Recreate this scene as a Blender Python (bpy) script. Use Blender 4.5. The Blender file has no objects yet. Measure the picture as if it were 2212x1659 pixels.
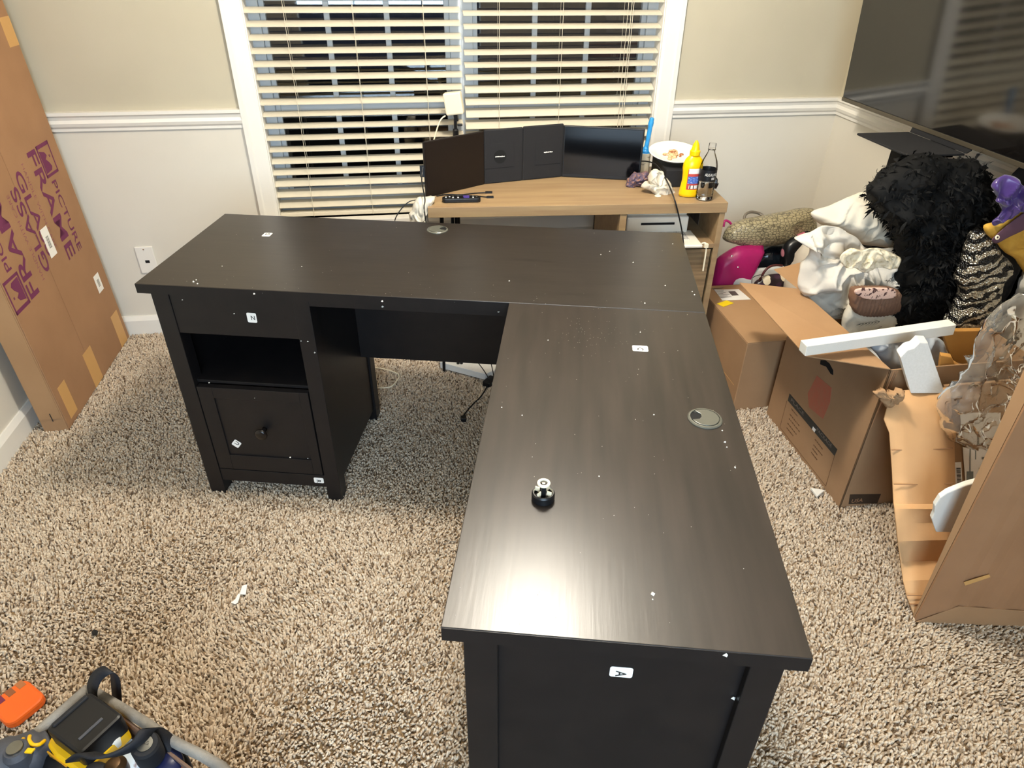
import bpy, bmesh, math, random
import numpy as np
from mathutils import Vector, Matrix, noise
random.seed(7); rng = np.random.default_rng(7)
COL = bpy.context.scene.collection
SC = bpy.context.scene

# ------------------------------------------------------------------ camera
CX, CY, CZ = -0.1359, -2.9855, 1.5608
YAW, PITCH, ROLL, FPX = -0.1522, 0.5821, 0.0122, 1480.91
IW, IH = 2212, 1659
def cam_axes():
    cy, sy, cp, sp = math.cos(YAW), math.sin(YAW), math.cos(PITCH), math.sin(PITCH)
    f = Vector((-sy*cp, cy*cp, -sp)); r = Vector((cy, sy, 0)); u = r.cross(f)
    cr, sr = math.cos(ROLL), math.sin(ROLL)
    return cr*r + sr*u, -sr*r + cr*u, f
RR, UU, FF = cam_axes()
CAMP = Vector((CX, CY, CZ))
cam = bpy.data.cameras.new('camera'); camo = bpy.data.objects.new('camera', cam); COL.objects.link(camo)
m = Matrix((RR, UU, -FF)).transposed().to_4x4(); m.translation = CAMP
camo.matrix_world = m
cam.sensor_width = 36; cam.lens = FPX*36/IW; cam.clip_start = .05
SC.camera = camo

# ------------------------------------------------------------------ light and exposure
SC.view_settings.view_transform = 'Standard'; SC.view_settings.look = 'None'
SC.view_settings.gamma = 1; SC.view_settings.use_curve_mapping = False
SC.view_settings.exposure = 0.0
wd = bpy.data.worlds.new('world'); SC.world = wd; wd.use_nodes = True
wd.node_tree.nodes['Background'].inputs[0].default_value = (.010, .012, .018, 1)
wd.node_tree.nodes['Background'].inputs[1].default_value = 1.0
LAMP_POS = (.19, -1.385, 2.16); LAMP_R = .115; LAMP_E = 255.0
LAMP_COL = (1, .925, .80)
def area(name, loc, rot, size, power, col):
    l = bpy.data.lights.new(name, 'AREA'); l.size = size; l.energy = power; l.color = col
    o = bpy.data.objects.new(name, l); o.location = loc; o.rotation_euler = rot; COL.objects.link(o); return o
# added cool fill from behind the camera, to turn the shade bluish
area('cool_fill', (-.3, -4.7, 1.7), (math.radians(76), 0, 0), 1.7, 128, (.62, .81, 1))

# ------------------------------------------------------------------ helpers
def ray(u, v): return RR*((u-IW/2)/FPX) - UU*((v-IH/2)/FPX) + FF
def hz(u, v, z): q = ray(u, v); return CAMP + q*((z-CZ)/q.z)
def hy(u, v, y): q = ray(u, v); return CAMP + q*((y-CY)/q.y)
def hx(u, v, x): q = ray(u, v); return CAMP + q*((x-CX)/q.x)

def lin(c):
    if isinstance(c, str):
        c = c.lstrip('#'); c = [int(c[i:i+2], 16)/255 for i in (0, 2, 4)]
        c = [x/12.92 if x <= .04045 else ((x+.055)/1.055)**2.4 for x in c]
    return (*c[:3], 1)
def mat(name, col, rough=.6, col2=None, scale=8, stretch=(1, 1, 1), detail=4, lo=.35, hi=.65, bump=0, bscale=60,
        metal=0, spec=.5, trans=0, alpha=1, emit=None, estr=0, coat=0, sheen=0, bstretch=None, ior=1.45):
    m = bpy.data.materials.new(name); m.use_nodes = True; nt = m.node_tree; N = nt.nodes; b = N['Principled BSDF']
    b.inputs['Base Color'].default_value = lin(col); b.inputs['Roughness'].default_value = rough
    b.inputs['Metallic'].default_value = metal; b.inputs['Specular IOR Level'].default_value = spec
    b.inputs['Transmission Weight'].default_value = trans; b.inputs['Alpha'].default_value = alpha
    b.inputs['Coat Weight'].default_value = coat; b.inputs['Sheen Weight'].default_value = sheen
    b.inputs['IOR'].default_value = ior
    if emit: b.inputs['Emission Color'].default_value = lin(emit); b.inputs['Emission Strength'].default_value = estr
    if col2 or bump:
        tc = N.new('ShaderNodeTexCoord')
    if col2:
        mp = N.new('ShaderNodeMapping'); mp.inputs['Scale'].default_value = stretch
        nt.links.new(tc.outputs['Object'], mp.inputs[0])
        n = N.new('ShaderNodeTexNoise'); n.inputs['Scale'].default_value = scale; n.inputs['Detail'].default_value = detail
        nt.links.new(mp.outputs[0], n.inputs['Vector'])
        r = N.new('ShaderNodeValToRGB'); r.color_ramp.elements[0].position = lo; r.color_ramp.elements[1].position = hi
        r.color_ramp.elements[0].color = lin(col); r.color_ramp.elements[1].color = lin(col2)
        nt.links.new(n.outputs['Fac'], r.inputs[0]); nt.links.new(r.outputs[0], b.inputs['Base Color'])
    if bump:
        n2 = N.new('ShaderNodeTexNoise'); n2.inputs['Scale'].default_value = bscale; n2.inputs['Detail'].default_value = 3
        if bstretch:
            mp2 = N.new('ShaderNodeMapping'); mp2.inputs['Scale'].default_value = bstretch
            nt.links.new(tc.outputs['Object'], mp2.inputs[0]); nt.links.new(mp2.outputs[0], n2.inputs['Vector'])
        else: nt.links.new(tc.outputs['Object'], n2.inputs['Vector'])
        bp = N.new('ShaderNodeBump'); bp.inputs['Strength'].default_value = bump; bp.inputs['Distance'].default_value = .002
        nt.links.new(n2.outputs['Fac'], bp.inputs['Height']); nt.links.new(bp.outputs[0], b.inputs['Normal'])
    return m

class MB:
    def __init__(s): s.v = []; s.f = []
    def add(s, vs, fs, M=None):
        o = len(s.v)
        s.v += [tuple(M @ Vector(x)) if M else tuple(x) for x in vs]
        s.f += [tuple(i+o for i in f) for f in fs]; return s
    def box(s, x0, x1, y0, y1, z0, z1, M=None):
        return s.add([(x0,y0,z0),(x1,y0,z0),(x1,y1,z0),(x0,y1,z0),(x0,y0,z1),(x1,y0,z1),(x1,y1,z1),(x0,y1,z1)],
                     [(0,3,2,1),(4,5,6,7),(0,1,5,4),(1,2,6,5),(2,3,7,6),(3,0,4,7)], M)
    def prism(s, pts, z0, z1, M=None):
        n = len(pts)
        return s.add([(x,y,z0) for x,y in pts]+[(x,y,z1) for x,y in pts],
                     [tuple(range(n-1,-1,-1)), tuple(range(n,2*n))]+[(i,(i+1)%n,n+(i+1)%n,n+i) for i in range(n)], M)
    def slab(s, pts, off):      # polygon of 3D points, extruded by vector off
        n = len(pts); off = Vector(off)
        return s.add([tuple(p) for p in pts]+[tuple(Vector(p)+off) for p in pts],
                     [tuple(range(n-1,-1,-1)), tuple(range(n,2*n))]+[(i,(i+1)%n,n+(i+1)%n,n+i) for i in range(n)])
    def lathe(s, prof, n=32, M=None, cap=True):
        vs = []; fs = []
        for r, z in prof:
            for k in range(n): a = 2*math.pi*k/n; vs.append((r*math.cos(a), r*math.sin(a), z))
        for j in range(len(prof)-1):
            for k in range(n): fs.append((j*n+k, j*n+(k+1)%n, (j+1)*n+(k+1)%n, (j+1)*n+k))
        if cap:
            fs.append(tuple(range(n-1, -1, -1))); fs.append(tuple(range((len(prof)-1)*n, len(prof)*n)))
        return s.add(vs, fs, M)
    def tube(s, pts, r, n=8, smooth=4):
        P = [Vector(p) for p in pts]
        if smooth and len(P) > 2:
            Q = []
            for i in range(len(P)-1):
                a = P[max(i-1,0)]; b = P[i]; c = P[i+1]; d = P[min(i+2,len(P)-1)]
                for k in range(smooth):
                    t = k/smooth
                    Q.append(.5*((2*b)+(c-a)*t+(2*a-5*b+4*c-d)*t*t+(3*b-a-3*c+d)*t**3))
            Q.append(P[-1]); P = Q
        vs = []; fs = []; up = Vector((0,0,1))
        for i, p in enumerate(P):
            t = (P[min(i+1,len(P)-1)]-P[max(i-1,0)]).normalized()
            a = t.cross(up if abs(t.dot(up)) < .95 else Vector((1,0,0))).normalized(); b = t.cross(a)
            rr = r[min(int(i/(len(P)-1)*(len(r)-1)+.5), len(r)-1)] if isinstance(r, (list, tuple)) else r
            for k in range(n): an = 2*math.pi*k/n; vs.append(tuple(p+a*rr*math.cos(an)+b*rr*math.sin(an)))
        for i in range(len(P)-1):
            for k in range(n): fs.append((i*n+k, i*n+(k+1)%n, (i+1)*n+(k+1)%n, (i+1)*n+k))
        fs.append(tuple(range(n-1,-1,-1))); fs.append(tuple(range((len(P)-1)*n, len(P)*n)))
        return s.add(vs, fs)

WM = {}                                    # world matrices of the things
def finish(name, me, material, parent=None, smooth=False, bevel=0, auto=False):
    o = bpy.data.objects.new(name, me); COL.objects.link(o); o.parent = parent
    if material: me.materials.append(material)
    if smooth or auto:
        me.polygons.foreach_set('use_smooth', [True]*len(me.polygons))
    if bevel:
        b = o.modifiers.new('bevel', 'BEVEL'); b.width = bevel; b.segments = 2; b.limit_method = 'ANGLE'; b.angle_limit = math.radians(40)
        b.harden_normals = False
    if auto:
        me.set_sharp_from_angle(angle=math.radians(22))
    return o
def thing(name, label, cat, loc=(0,0,0), rotz=0, group=None):
    o = bpy.data.objects.new(name, None); COL.objects.link(o); o.empty_display_size = .05
    o.location = loc; o.rotation_euler = (0, 0, rotz); o['label'] = label; o['category'] = cat
    if group: o['group'] = group
    WM[o.name] = Matrix.Translation(loc) @ Matrix.Rotation(rotz, 4, 'Z')
    return o
def wm_of(o):
    while o.parent: o = o.parent
    return WM[o.name]
def part(name, mb, material, parent, world=True, smooth=False, bevel=0, auto=False, label=None, kind=None):
    me = bpy.data.meshes.new(name)
    if isinstance(mb, MB): me.from_pydata(mb.v, [], mb.f)
    else: me = mb
    if world: me.transform(wm_of(parent).inverted())
    me.update()
    o = finish(name, me, material, parent, smooth, bevel, auto)
    if label: o['label'] = label
    if kind: o['kind'] = kind
    WM.setdefault(parent.name, Matrix())
    return o
def solid(name, mb, material, label, cat, smooth=False, bevel=0, auto=False, group=None, kind=None):
    V = np.array(mb.v); c = (V.min(0)+V.max(0))/2; c[2] = V[:,2].min()
    me = bpy.data.meshes.new(name); me.from_pydata([tuple(x) for x in V-c], [], mb.f)
    o = finish(name, me, material, None, smooth, bevel, auto); o.location = c
    WM[o.name] = Matrix.Translation(c)
    o['label'] = label; o['category'] = cat
    if group: o['group'] = group
    if kind: o['kind'] = kind
    return o
def struct(name, mb, material, parent=None, bevel=0, smooth=False):
    me = bpy.data.meshes.new(name); me.from_pydata(mb.v, [], mb.f)
    o = finish(name, me, material, parent, smooth, bevel)
    if not parent: o['kind'] = 'structure'; WM[o.name] = Matrix()
    return o
def frame(o, xd, yd):
    xd = Vector(xd).normalized(); yd = Vector(yd); yd = (yd - xd*yd.dot(xd)).normalized(); zd = xd.cross(yd)
    M = Matrix((xd, yd, zd)).transposed().to_4x4(); M.translation = Vector(o); return M
def text_mesh(s, w, h, M, depth=.0004, bold=0):
    """lettering fitted to w x h, lying in the plane of M, its lower left at M's origin"""
    c = bpy.data.curves.new('t', 'FONT'); c.body = s; c.extrude = .0; c.offset = bold
    o = bpy.data.objects.new('t', c); COL.objects.link(o)
    dg = bpy.context.evaluated_depsgraph_get(); me = bpy.data.meshes.new_from_object(o.evaluated_get(dg))
    bpy.data.objects.remove(o); V = np.array([v.co[:] for v in me.vertices])
    lo, hi = V.min(0), V.max(0)
    S = Matrix.Diagonal((w/(hi[0]-lo[0]), h/(hi[1]-lo[1]), 1, 1)) @ Matrix.Translation((-lo[0], -lo[1], 0))
    me.transform(M @ Matrix.Translation((0, 0, depth)) @ S)
    mb = MB(); mb.v = [v.co[:] for v in me.vertices]; mb.f = [tuple(p.vertices) for p in me.polygons]
    return mb
def merge(*ms):
    r = MB()
    for x in ms: r.add(x.v, x.f)
    return r
def puff(uv, y, thick, wr=.01, wf=9, n=72, rings=12, seed=0, k=.5, kz=0, flat=1.0, ridge=0, fold=None, lump=0, sharp=False):
    """a cushion-like closed body: outline picked at depth y, dome on both sides, real thickness"""
    P = []
    for q in uv:
        if isinstance(q, Vector): P.append(q)
        else: P.append(hy(q[0], q[1], q[2] if len(q) > 2 else y))
    # resample outline
    m = len(P); Q = []
    for i in range(m):
        a, b, c, d = P[i-1], P[i], P[(i+1) % m], P[(i+2) % m]
        for t in (0, .25, .5, .75):
            sm = .5*((2*b)+(c-a)*t+(2*a-5*b+4*c-d)*t*t+(3*b-a-3*c+d)*t**3)
            Q.append(b.lerp(c, t) if sharp else sm)
    L = [0]
    for i in range(len(Q)): L.append(L[-1]+(Q[(i+1) % len(Q)]-Q[i]).length)
    R = []; j = 0
    for i in range(n):
        t = L[-1]*i/n
        while L[j+1] < t: j += 1
        a = Q[j]; b = Q[(j+1) % len(Q)]; R.append(a.lerp(b, (t-L[j])/max(L[j+1]-L[j], 1e-9)))
    c = sum(R, Vector())/n
    nr = Vector()
    for i in range(n): nr += (R[i]-c).cross(R[(i+1) % n]-c)
    nr.normalize()
    if nr.y > 0: nr = -nr
    vs = []; fs = []
    def disp(p, r):
        q = p*wf + Vector((seed*7.3, seed*3.1, 0))
        d = noise.noise(q) + .5*noise.noise(q*2.1)
        if ridge:
            w_ = Vector((noise.noise(q*.8+Vector((1, 2, 3))), noise.noise(q*.8+Vector((7, 2, 1))), noise.noise(q*.8+Vector((3, 8, 2)))))*1.1
            a_ = (q+w_)*.9; a_ = Vector((a_.x*1.0, a_.y, a_.z*.55)); b_ = Vector((a_.x*.8+a_.z*1.1, a_.y, a_.z*.4-a_.x*.5))
            d += ridge*1.3*(max(0, 1-abs(noise.noise(a_*1.5))*4.2)-.3) + ridge*.8*(max(0, 1-abs(noise.noise(b_*2.2+Vector((4, 4, 4))))*4.5)-.3)
        return d*wr*min(1, (1-r)*4+.3)
    for side in (1, -1):
        for g in range(rings+1):
            r = 1-(g/rings)
            h0 = thick*(max(0, 1-r**2.4))**k
            for i in range(n):
                p = c + (R[i]-c)*r
                h = h0*(1-lump*.55+lump*noise.noise(p*7+Vector((seed, 0, 3)))*1.2) if lump else h0
                if side == -1 and g == 0: continue
                o = p + nr*side*h*(flat if side == -1 else 1)
                d = disp(p + nr*side*.3, r)
                if fold: d += fold(p, r)
                vs.append(tuple(o + nr*side*d*(0 if g == 0 else 1) + (Vector((noise.noise(p*wf*1.7), 0, noise.noise(p*wf*1.7+Vector((9,9,9)))))*wr*.7)))
                if g == rings: pass
    # index maps
    def idx(side, g, i):
        i %= n
        if side == 1 or g == 0: return g*n+i
        return (rings+1)*n + (g-1)*n + i
    for g in range(rings):
        for i in range(n):
            fs.append((idx(1,g,i), idx(1,g,i+1), idx(1,g+1,i+1), idx(1,g+1,i)))
            fs.append((idx(-1,g,i+1), idx(-1,g,i), idx(-1,g+1,i), idx(-1,g+1,i+1)))
    vs = [(min(x, XR-.012), y_, max(z, .006)) for x, y_, z in vs]
    mb = MB(); mb.v = vs; mb.f = fs
    # weld last rings to a point by leaving zero area fans (dome tips)
    return mb

# ------------------------------------------------------------------ materials
M_up = mat('beige_paint', '#bcb49f', .75, '#b7af9a', 3, bump=.08, bscale=180)
M_lo = mat('white_paint', '#dcd6c9', .6, '#d8d2c5', 3, bump=.05, bscale=180)
M_trim = mat('trim_paint', '#e9e5dc', .35)
M_ceil = mat('ceiling_paint', '#d9d5cb', .9)
M_slat = mat('blind_slat', '#dcd3be', .4)
M_win = mat('window_vinyl', '#c3cad0', .4)
M_glass = mat('window_glass', '#ffffff', .02, trans=1, spec=.5, ior=1.75)
M_cord = mat('blind_cord', '#dcd3bd', .8)
def grain(name, c1, c2, rough, stretch, scale, spec=.5, bump=.05, rvar=0):
    m = mat(name, c1, rough, c2, scale, stretch, detail=8, lo=.3, hi=.7, bump=bump, bscale=scale*3, bstretch=stretch, spec=spec)
    if rvar:
        nt = m.node_tree; N = nt.nodes; tc = N.new('ShaderNodeTexCoord'); n = N.new('ShaderNodeTexNoise'); n.inputs['Scale'].default_value = 3.2
        n.inputs['Detail'].default_value = 6; mr = N.new('ShaderNodeMapRange')
        mr.inputs[3].default_value = rough-rvar; mr.inputs[4].default_value = rough+rvar
        nt.links.new(tc.outputs['Object'], n.inputs['Vector']); nt.links.new(n.outputs['Fac'], mr.inputs[0]); nt.links.new(mr.outputs[0], N['Principled BSDF'].inputs['Roughness'])
    return m
M_deskx = grain('espresso_laminate_long', '#221d19', '#2c2621', .31, (1.2, 14, 14), 3, spec=.64, rvar=.035)
M_desky = grain('espresso_laminate_cross', '#221d19', '#322a25', .31, (14, 1.2, 14), 3, spec=.64, rvar=.035)
M_desk = mat('espresso_laminate', '#161415', .42, '#1b1818', 20, spec=.4)
M_knob = mat('dark_knob', '#16110f', .25)
M_grom = mat('grommet_plastic', '#6b6b62', .3, metal=.4)
M_dark = mat('black_hole', '#050507', .8)
M_oak = grain('light_oak_laminate', '#a28965', '#8f7456', .45, (1.5, 22, 22), 2.2)
M_oakd = grain('weathered_oak_front', '#9c8260', '#6f5a42', .5, (1.2, 1, 26), 3, bump=.3)
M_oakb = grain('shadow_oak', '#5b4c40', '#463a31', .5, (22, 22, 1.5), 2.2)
M_black = mat('black_plastic', '#121214', .4)
M_blackm = mat('black_matte', '#17171a', .75, bump=.1, bscale=400)
M_screen = mat('screen_glass', '#090a0d', .12, spec=.6)
M_screenb = mat('screen_matte', '#1c1613', .35, spec=.3)
M_tv = mat('tv_glass', '#0c0a09', .09, spec=.95, ior=1.5)
M_white = mat('white_plastic', '#ece6d8', .4)
M_cream = mat('cream_plastic', '#efe4c8', .5)
M_foam = mat('polystyrene', '#e2dfd8', .8, '#dcd9d1', 160, bump=.15, bscale=240)
M_foam2 = mat('polystyrene_bright', '#e9e5da', .8, bump=.3, bscale=240)
M_card = mat('cardboard', '#a3805d', .85, '#9b7856', 6, stretch=(1,1,1), bump=.15, bscale=120)
M_cardl = mat('cardboard_light', '#a7835e', .85, '#9f7b57', 5, bump=.15, bscale=120)
M_cardd = mat('cardboard_brown', '#9f7856', .85, '#977150', 6, bump=.15, bscale=120)
M_cardo = mat('cardboard_orange', '#c08a43', .8, '#b27f3c', 9, bump=.3, bscale=90)
M_tape = mat('paper_tape', '#c79a5e', .5)
M_purp = mat('purple_ink', '#6b2a4e', .8)
M_ink = mat('dark_ink', '#2c2623', .8)
M_inkr = mat('red_ink', '#b2654b', .8, '#ab6a50', 60)
M_inkf = mat('faint_ink', '#6b4b30', .8)
M_paper = mat('label_paper', '#f0ede6', .6)
M_yel = mat('yellow_label', '#f2cf10', .5)
M_sheet = mat('white_cotton', '#d2cbbe', .85, bump=.2, bscale=300)
M_sheet2 = mat('ivory_cotton', '#d3cbba', .85, bump=.3, bscale=160)
M_feather = mat('black_feather', '#060606', .75, spec=.25)
M_magenta = mat('magenta_leather', '#b01f66', .38, '#9c1a5b', 8, bump=.2, bscale=200)
M_metal = mat('bright_metal', '#d8d4cc', .2, metal=1)
M_satin = mat('purple_satin', '#3b2862', .25, '#463173', 12, sheen=.3)
M_mustc = mat('mustard_cotton', '#cda042', .8, '#b98d33', 30, bump=.3, bscale=200)
M_plum = mat('plum_cotton', '#5a3d4c', .8, bump=.2, bscale=200)
M_brown = mat('brown_knit', '#7b5c48', .8, '#6a4c3a', 14, bump=.3, bscale=150)
M_lace = mat('pink_lace', '#dcb8a6', .8, '#4a2f2c', 90, lo=.56, hi=.6, bump=.3, bscale=120)
M_blackc = mat('black_cloth', '#131214', .8, bump=.2, bscale=200)
M_mustard = mat('yellow_bottle', '#f5c404', .25, spec=.6)
M_blue = mat('blue_handle', '#2f8fcf', .35)
M_water = mat('water', '#ffffff', .01, trans=1, ior=1.33)
M_plate = mat('paper_plate', '#f0ebe0', .6)
M_food = mat('pasta_leftovers', '#e0b487', .6, '#9a5a34', 60, lo=.5, hi=.62, bump=.5, bscale=80)
M_roller = mat('used_lint_sheet', '#d8cbb0', .7, '#7d6a52', 50, lo=.56, hi=.7)
M_strap = mat('black_webbing', '#15161c', .7, bump=.3, bscale=500)
M_tooly = mat('tool_yellow', '#eab40c', .4)
M_toolg = mat('tool_grey', '#43444a', .6, bump=.3, bscale=200)
M_bagg = mat('bag_grey', '#8b867e', .8, '#77726b', 30, bump=.4, bscale=300)
M_bagl = mat('bag_lining', '#6f5646', .8, bump=.3, bscale=300)
M_orange = mat('orange_plastic', '#e8641c', .4)
M_navy = mat('navy_plastic', '#141a3c', .4)
M_gun = mat('satin_steel', '#8f8f8a', .3, metal=1)

# patterned materials
def gator():
    m = mat('reptile_leather', '#94896a', .3, spec=.6); nt = m.node_tree; N = nt.nodes; b = N['Principled BSDF']
    tc = N.new('ShaderNodeTexCoord'); mp = N.new('ShaderNodeMapping'); mp.inputs['Scale'].default_value = (1, 1, 1.7)
    v = N.new('ShaderNodeTexVoronoi'); v.feature = 'DISTANCE_TO_EDGE'; v.inputs['Scale'].default_value = 60; v.inputs['Randomness'].default_value = .65
    r = N.new('ShaderNodeValToRGB'); r.color_ramp.elements[0].color = lin('#5b5340'); r.color_ramp.elements[1].color = lin('#a69a79'); r.color_ramp.elements[0].position = .02; r.color_ramp.elements[1].position = .12
    bp = N.new('ShaderNodeBump'); bp.inputs['Strength'].default_value = .9; bp.inputs['Distance'].default_value = .004
    L = nt.links.new; L(tc.outputs['Object'], mp.inputs[0]); L(mp.outputs[0], v.inputs['Vector']); L(v.outputs[0], r.inputs[0]); L(r.outputs[0], b.inputs['Base Color']); L(v.outputs[0], bp.inputs['Height']); L(bp.outputs[0], b.inputs['Normal'])
    return m
def zebra():
    m = mat('zebra_sequins', '#0c0b0b', .35); nt = m.node_tree; N = nt.nodes; b = N['Principled BSDF']
    tc = N.new('ShaderNodeTexCoord'); mp = N.new('ShaderNodeMapping'); mp.inputs['Rotation'].default_value = (0, math.radians(18), 0)
    w = N.new('ShaderNodeTexWave'); w.bands_direction = 'Z'; w.inputs['Scale'].default_value = 10; w.inputs['Distortion'].default_value = 7; w.inputs['Detail'].default_value = 2.2; w.inputs['Detail Scale'].default_value = 2.2
    r = N.new('ShaderNodeValToRGB'); r.color_ramp.elements[0].position = .42; r.color_ramp.elements[1].position = .5
    v = N.new('ShaderNodeTexVoronoi'); v.inputs['Scale'].default_value = 170
    c = N.new('ShaderNodeMix'); c.data_type = 'RGBA'; c.inputs[6].default_value = lin('#0d0c0c'); c.inputs[7].default_value = lin('#cdc8ba')
    bp = N.new('ShaderNodeBump'); bp.inputs['Strength'].default_value = 1; bp.inputs['Distance'].default_value = .006
    L = nt.links.new; L(tc.outputs['Object'], mp.inputs[0]); L(mp.outputs[0], w.inputs['Vector']); L(tc.outputs['Object'], v.inputs['Vector'])
    L(w.outputs['Fac'], r.inputs[0]); L(r.outputs[0], c.inputs[0]); L(c.outputs[2], b.inputs['Base Color']); L(r.outputs[0], b.inputs['Metallic'])
    L(v.outputs['Distance'], bp.inputs['Height']); L(bp.outputs[0], b.inputs['Normal'])
    return m
def floral(name, base, spots, scale=26, thr=.2):
    m = mat(name, base, .3, spec=.5); nt = m.node_tree; N = nt.nodes; b = N['Principled BSDF']
    tc = N.new('ShaderNodeTexCoord'); v = N.new('ShaderNodeTexVoronoi'); v.inputs['Scale'].default_value = scale
    r = N.new('ShaderNodeValToRGB'); r.color_ramp.interpolation = 'CONSTANT'; r.color_ramp.elements[0].position = 0; r.color_ramp.elements[0].color = (1,1,1,1); r.color_ramp.elements[1].position = thr; r.color_ramp.elements[1].color = (0,0,0,1)
    rc = N.new('ShaderNodeValToRGB'); rc.color_ramp.interpolation = 'CONSTANT'
    for i, s in enumerate(spots):
        e = rc.color_ramp.elements[i] if i < 2 else rc.color_ramp.elements.new(i/len(spots)); e.position = i/len(spots); e.color = lin(s)
    c = N.new('ShaderNodeMix'); c.data_type = 'RGBA'; c.inputs[6].default_value = lin(base)
    sp = N.new('ShaderNodeSeparateColor')
    L = nt.links.new; L(tc.outputs['Object'], v.inputs['Vector']); L(v.outputs['Distance'], r.inputs[0]); L(v.outputs['Color'], sp.inputs[0]); L(sp.outputs[0], rc.inputs[0])
    L(r.outputs[0], c.inputs[0]); L(rc.outputs[0], c.inputs[7]); L(c.outputs[2], b.inputs['Base Color'])
    return m
M_gator = gator(); M_zebra = zebra()
M_floral = floral('floral_leather', '#141518', ['#c0667a', '#b8402a', '#d08a98'], 16, .3)
M_camo = floral('patterned_canvas', '#2a2024', ['#d8cbb0', '#3a2436', '#8c4a2a'], 30, .5)
M_bwc = floral('black_white_print', '#0e0e10', ['#d8d4cc', '#b8b4ac', '#e8e4dc'], 60, .35)
def wrap():
    m = bpy.data.materials.new('clear_film'); m.use_nodes = True; nt = m.node_tree; N = nt.nodes; out = N['Material Output']; N.remove(N['Principled BSDF'])
    t = N.new('ShaderNodeBsdfTransparent'); t.inputs[0].default_value = (.93, .92, .9, 1)
    g = N.new('ShaderNodeBsdfGlossy'); g.inputs['Roughness'].default_value = .12; g.inputs[0].default_value = (.9, .9, .88, 1)
    d = N.new('ShaderNodeBsdfDiffuse'); d.inputs[0].default_value = lin('#ddd8cc')
    fr = N.new('ShaderNodeLayerWeight'); fr.inputs[0].default_value = .22
    a = N.new('ShaderNodeMixShader'); b = N.new('ShaderNodeMixShader'); a.inputs[0].default_value = .17
    L = nt.links.new; L(t.outputs[0], a.inputs[1]); L(d.outputs[0], a.inputs[2]); L(fr.outputs['Fresnel'], b.inputs[0]); L(a.outputs[0], b.inputs[1]); L(g.outputs[0], b.inputs[2]); L(b.outputs[0], out.inputs[0])
    return m
M_wrap = wrap()
def thin_clear():
    m = bpy.data.materials.new('thin_clear_plastic'); m.use_nodes = True; nt = m.node_tree; N = nt.nodes; out = N['Material Output']; N.remove(N['Principled BSDF'])
    t = N.new('ShaderNodeBsdfTransparent'); t.inputs[0].default_value = (.98, .98, .98, 1)
    g = N.new('ShaderNodeBsdfGlossy'); g.inputs['Roughness'].default_value = .06
    fr = N.new('ShaderNodeLayerWeight'); fr.inputs[0].default_value = .14; b = N.new('ShaderNodeMixShader')
    L = nt.links.new; L(fr.outputs['Fresnel'], b.inputs[0]); L(t.outputs[0], b.inputs[1]); L(g.outputs[0], b.inputs[2]); L(b.outputs[0], out.inputs[0])
    return m
M_bottle = thin_clear()
def carpet_mat():
    m = mat('carpet_yarn', '#b39b7c', .9, spec=.15, sheen=.3); nt = m.node_tree; N = nt.nodes; b = N['Principled BSDF']
    a = N.new('ShaderNodeVertexColor'); a.layer_name = 'tint'; nt.links.new(a.outputs[0], b.inputs['Base Color']); return m
M_carpet = carpet_mat()
M_backing = mat('carpet_backing', '#8c7454', .95, '#6a553d', 140, bump=.5, bscale=260)

# ------------------------------------------------------------------ room shell
XL, XR, YF, ZC = -1.600, 1.775, -3.75, 2.44
RAIL = .971
WX0, WX1, WZ0, WZ1 = -.703, .923, .515, 2.02         # window opening
fl = struct('floor', MB().box(XL-.1, XR+.1, YF-.1, .1, -.1, -.004), M_backing)
struct('ceiling', MB().box(XL-.1, XR+.1, YF-.1, .1, ZC, ZC+.1), M_ceil)
w = MB(); w.box(XL-.1, WX0, 0, .14, .93, ZC); w.box(WX1, XR+.1, 0, .14, .93, ZC); w.box(WX0, WX1, 0, .14, WZ1, ZC)
wb = struct('wall_back', w, M_up)
w = MB(); w.box(XL-.1, WX0, 0, .14, -.1, .93); w.box(WX1, XR+.1, 0, .14, -.1, .93); w.box(WX0, WX1, 0, .14, -.1, WZ0)
struct('wainscot', w, M_lo, wb)
for nm, x0, x1 in (('wall_left', XL-.1, XL), ('wall_right', XR, XR+.1)):
    s = struct(nm, MB().box(x0, x1, YF-.1, 0, .93, ZC), M_up)
    struct('wainscot', MB().box(x0, x1, YF-.1, 0, -.1, .93), M_lo, s)
w = MB(); w.box(XL-.1, -1.0, YF-.1, YF, -.1, ZC); w.box(.6, XR+.1, YF-.1, YF, -.1, ZC); w.box(-1.0, .6, YF-.1, YF, 2.1, ZC)
struct('wall_front', w, M_up)
# chair rail: stepped profile, mitred round the corner
RP = [(0, RAIL), (.026, RAIL), (.026, RAIL-.012), (.018, RAIL-.018), (.014, RAIL-.03), (.020, RAIL-.042), (.016, RAIL-.054), (.009, RAIL-.062), (.009, RAIL-.072), (0, RAIL-.074)]
BP = [(0, .092), (.006, .092), (.010, .084), (.016, .072), (.016, -.02), (0, -.02)]
def run_profile(prof, a, b, axis, wall, sgn, m0=0, m1=0):
    mb = MB(); n = len(prof)
    for e, mm in ((a, m0), (b, m1)):
        for d, z in prof:
            t = e + mm*d
            mb.v.append((t, wall+sgn*d, z) if axis == 'x' else (wall+sgn*d, t, z))
    mb.f += [tuple(range(n)), tuple(range(2*n-1, n-1, -1))]
    mb.f += [(i, n+i, n+(i+1) % n, (i+1) % n) for i in range(n)]
    return mb
CXL, CXR = -.777, 1.003
struct('trim_1', run_profile(RP, XL, CXL, 'x', 0, -1, 1, 0), M_trim)
struct('trim_2', run_profile(RP, CXR, XR, 'x', 0, -1, 0, -1), M_trim)
struct('trim_3', run_profile(RP, 0, YF, 'y', XR, -1, -1, 0), M_trim)
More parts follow.
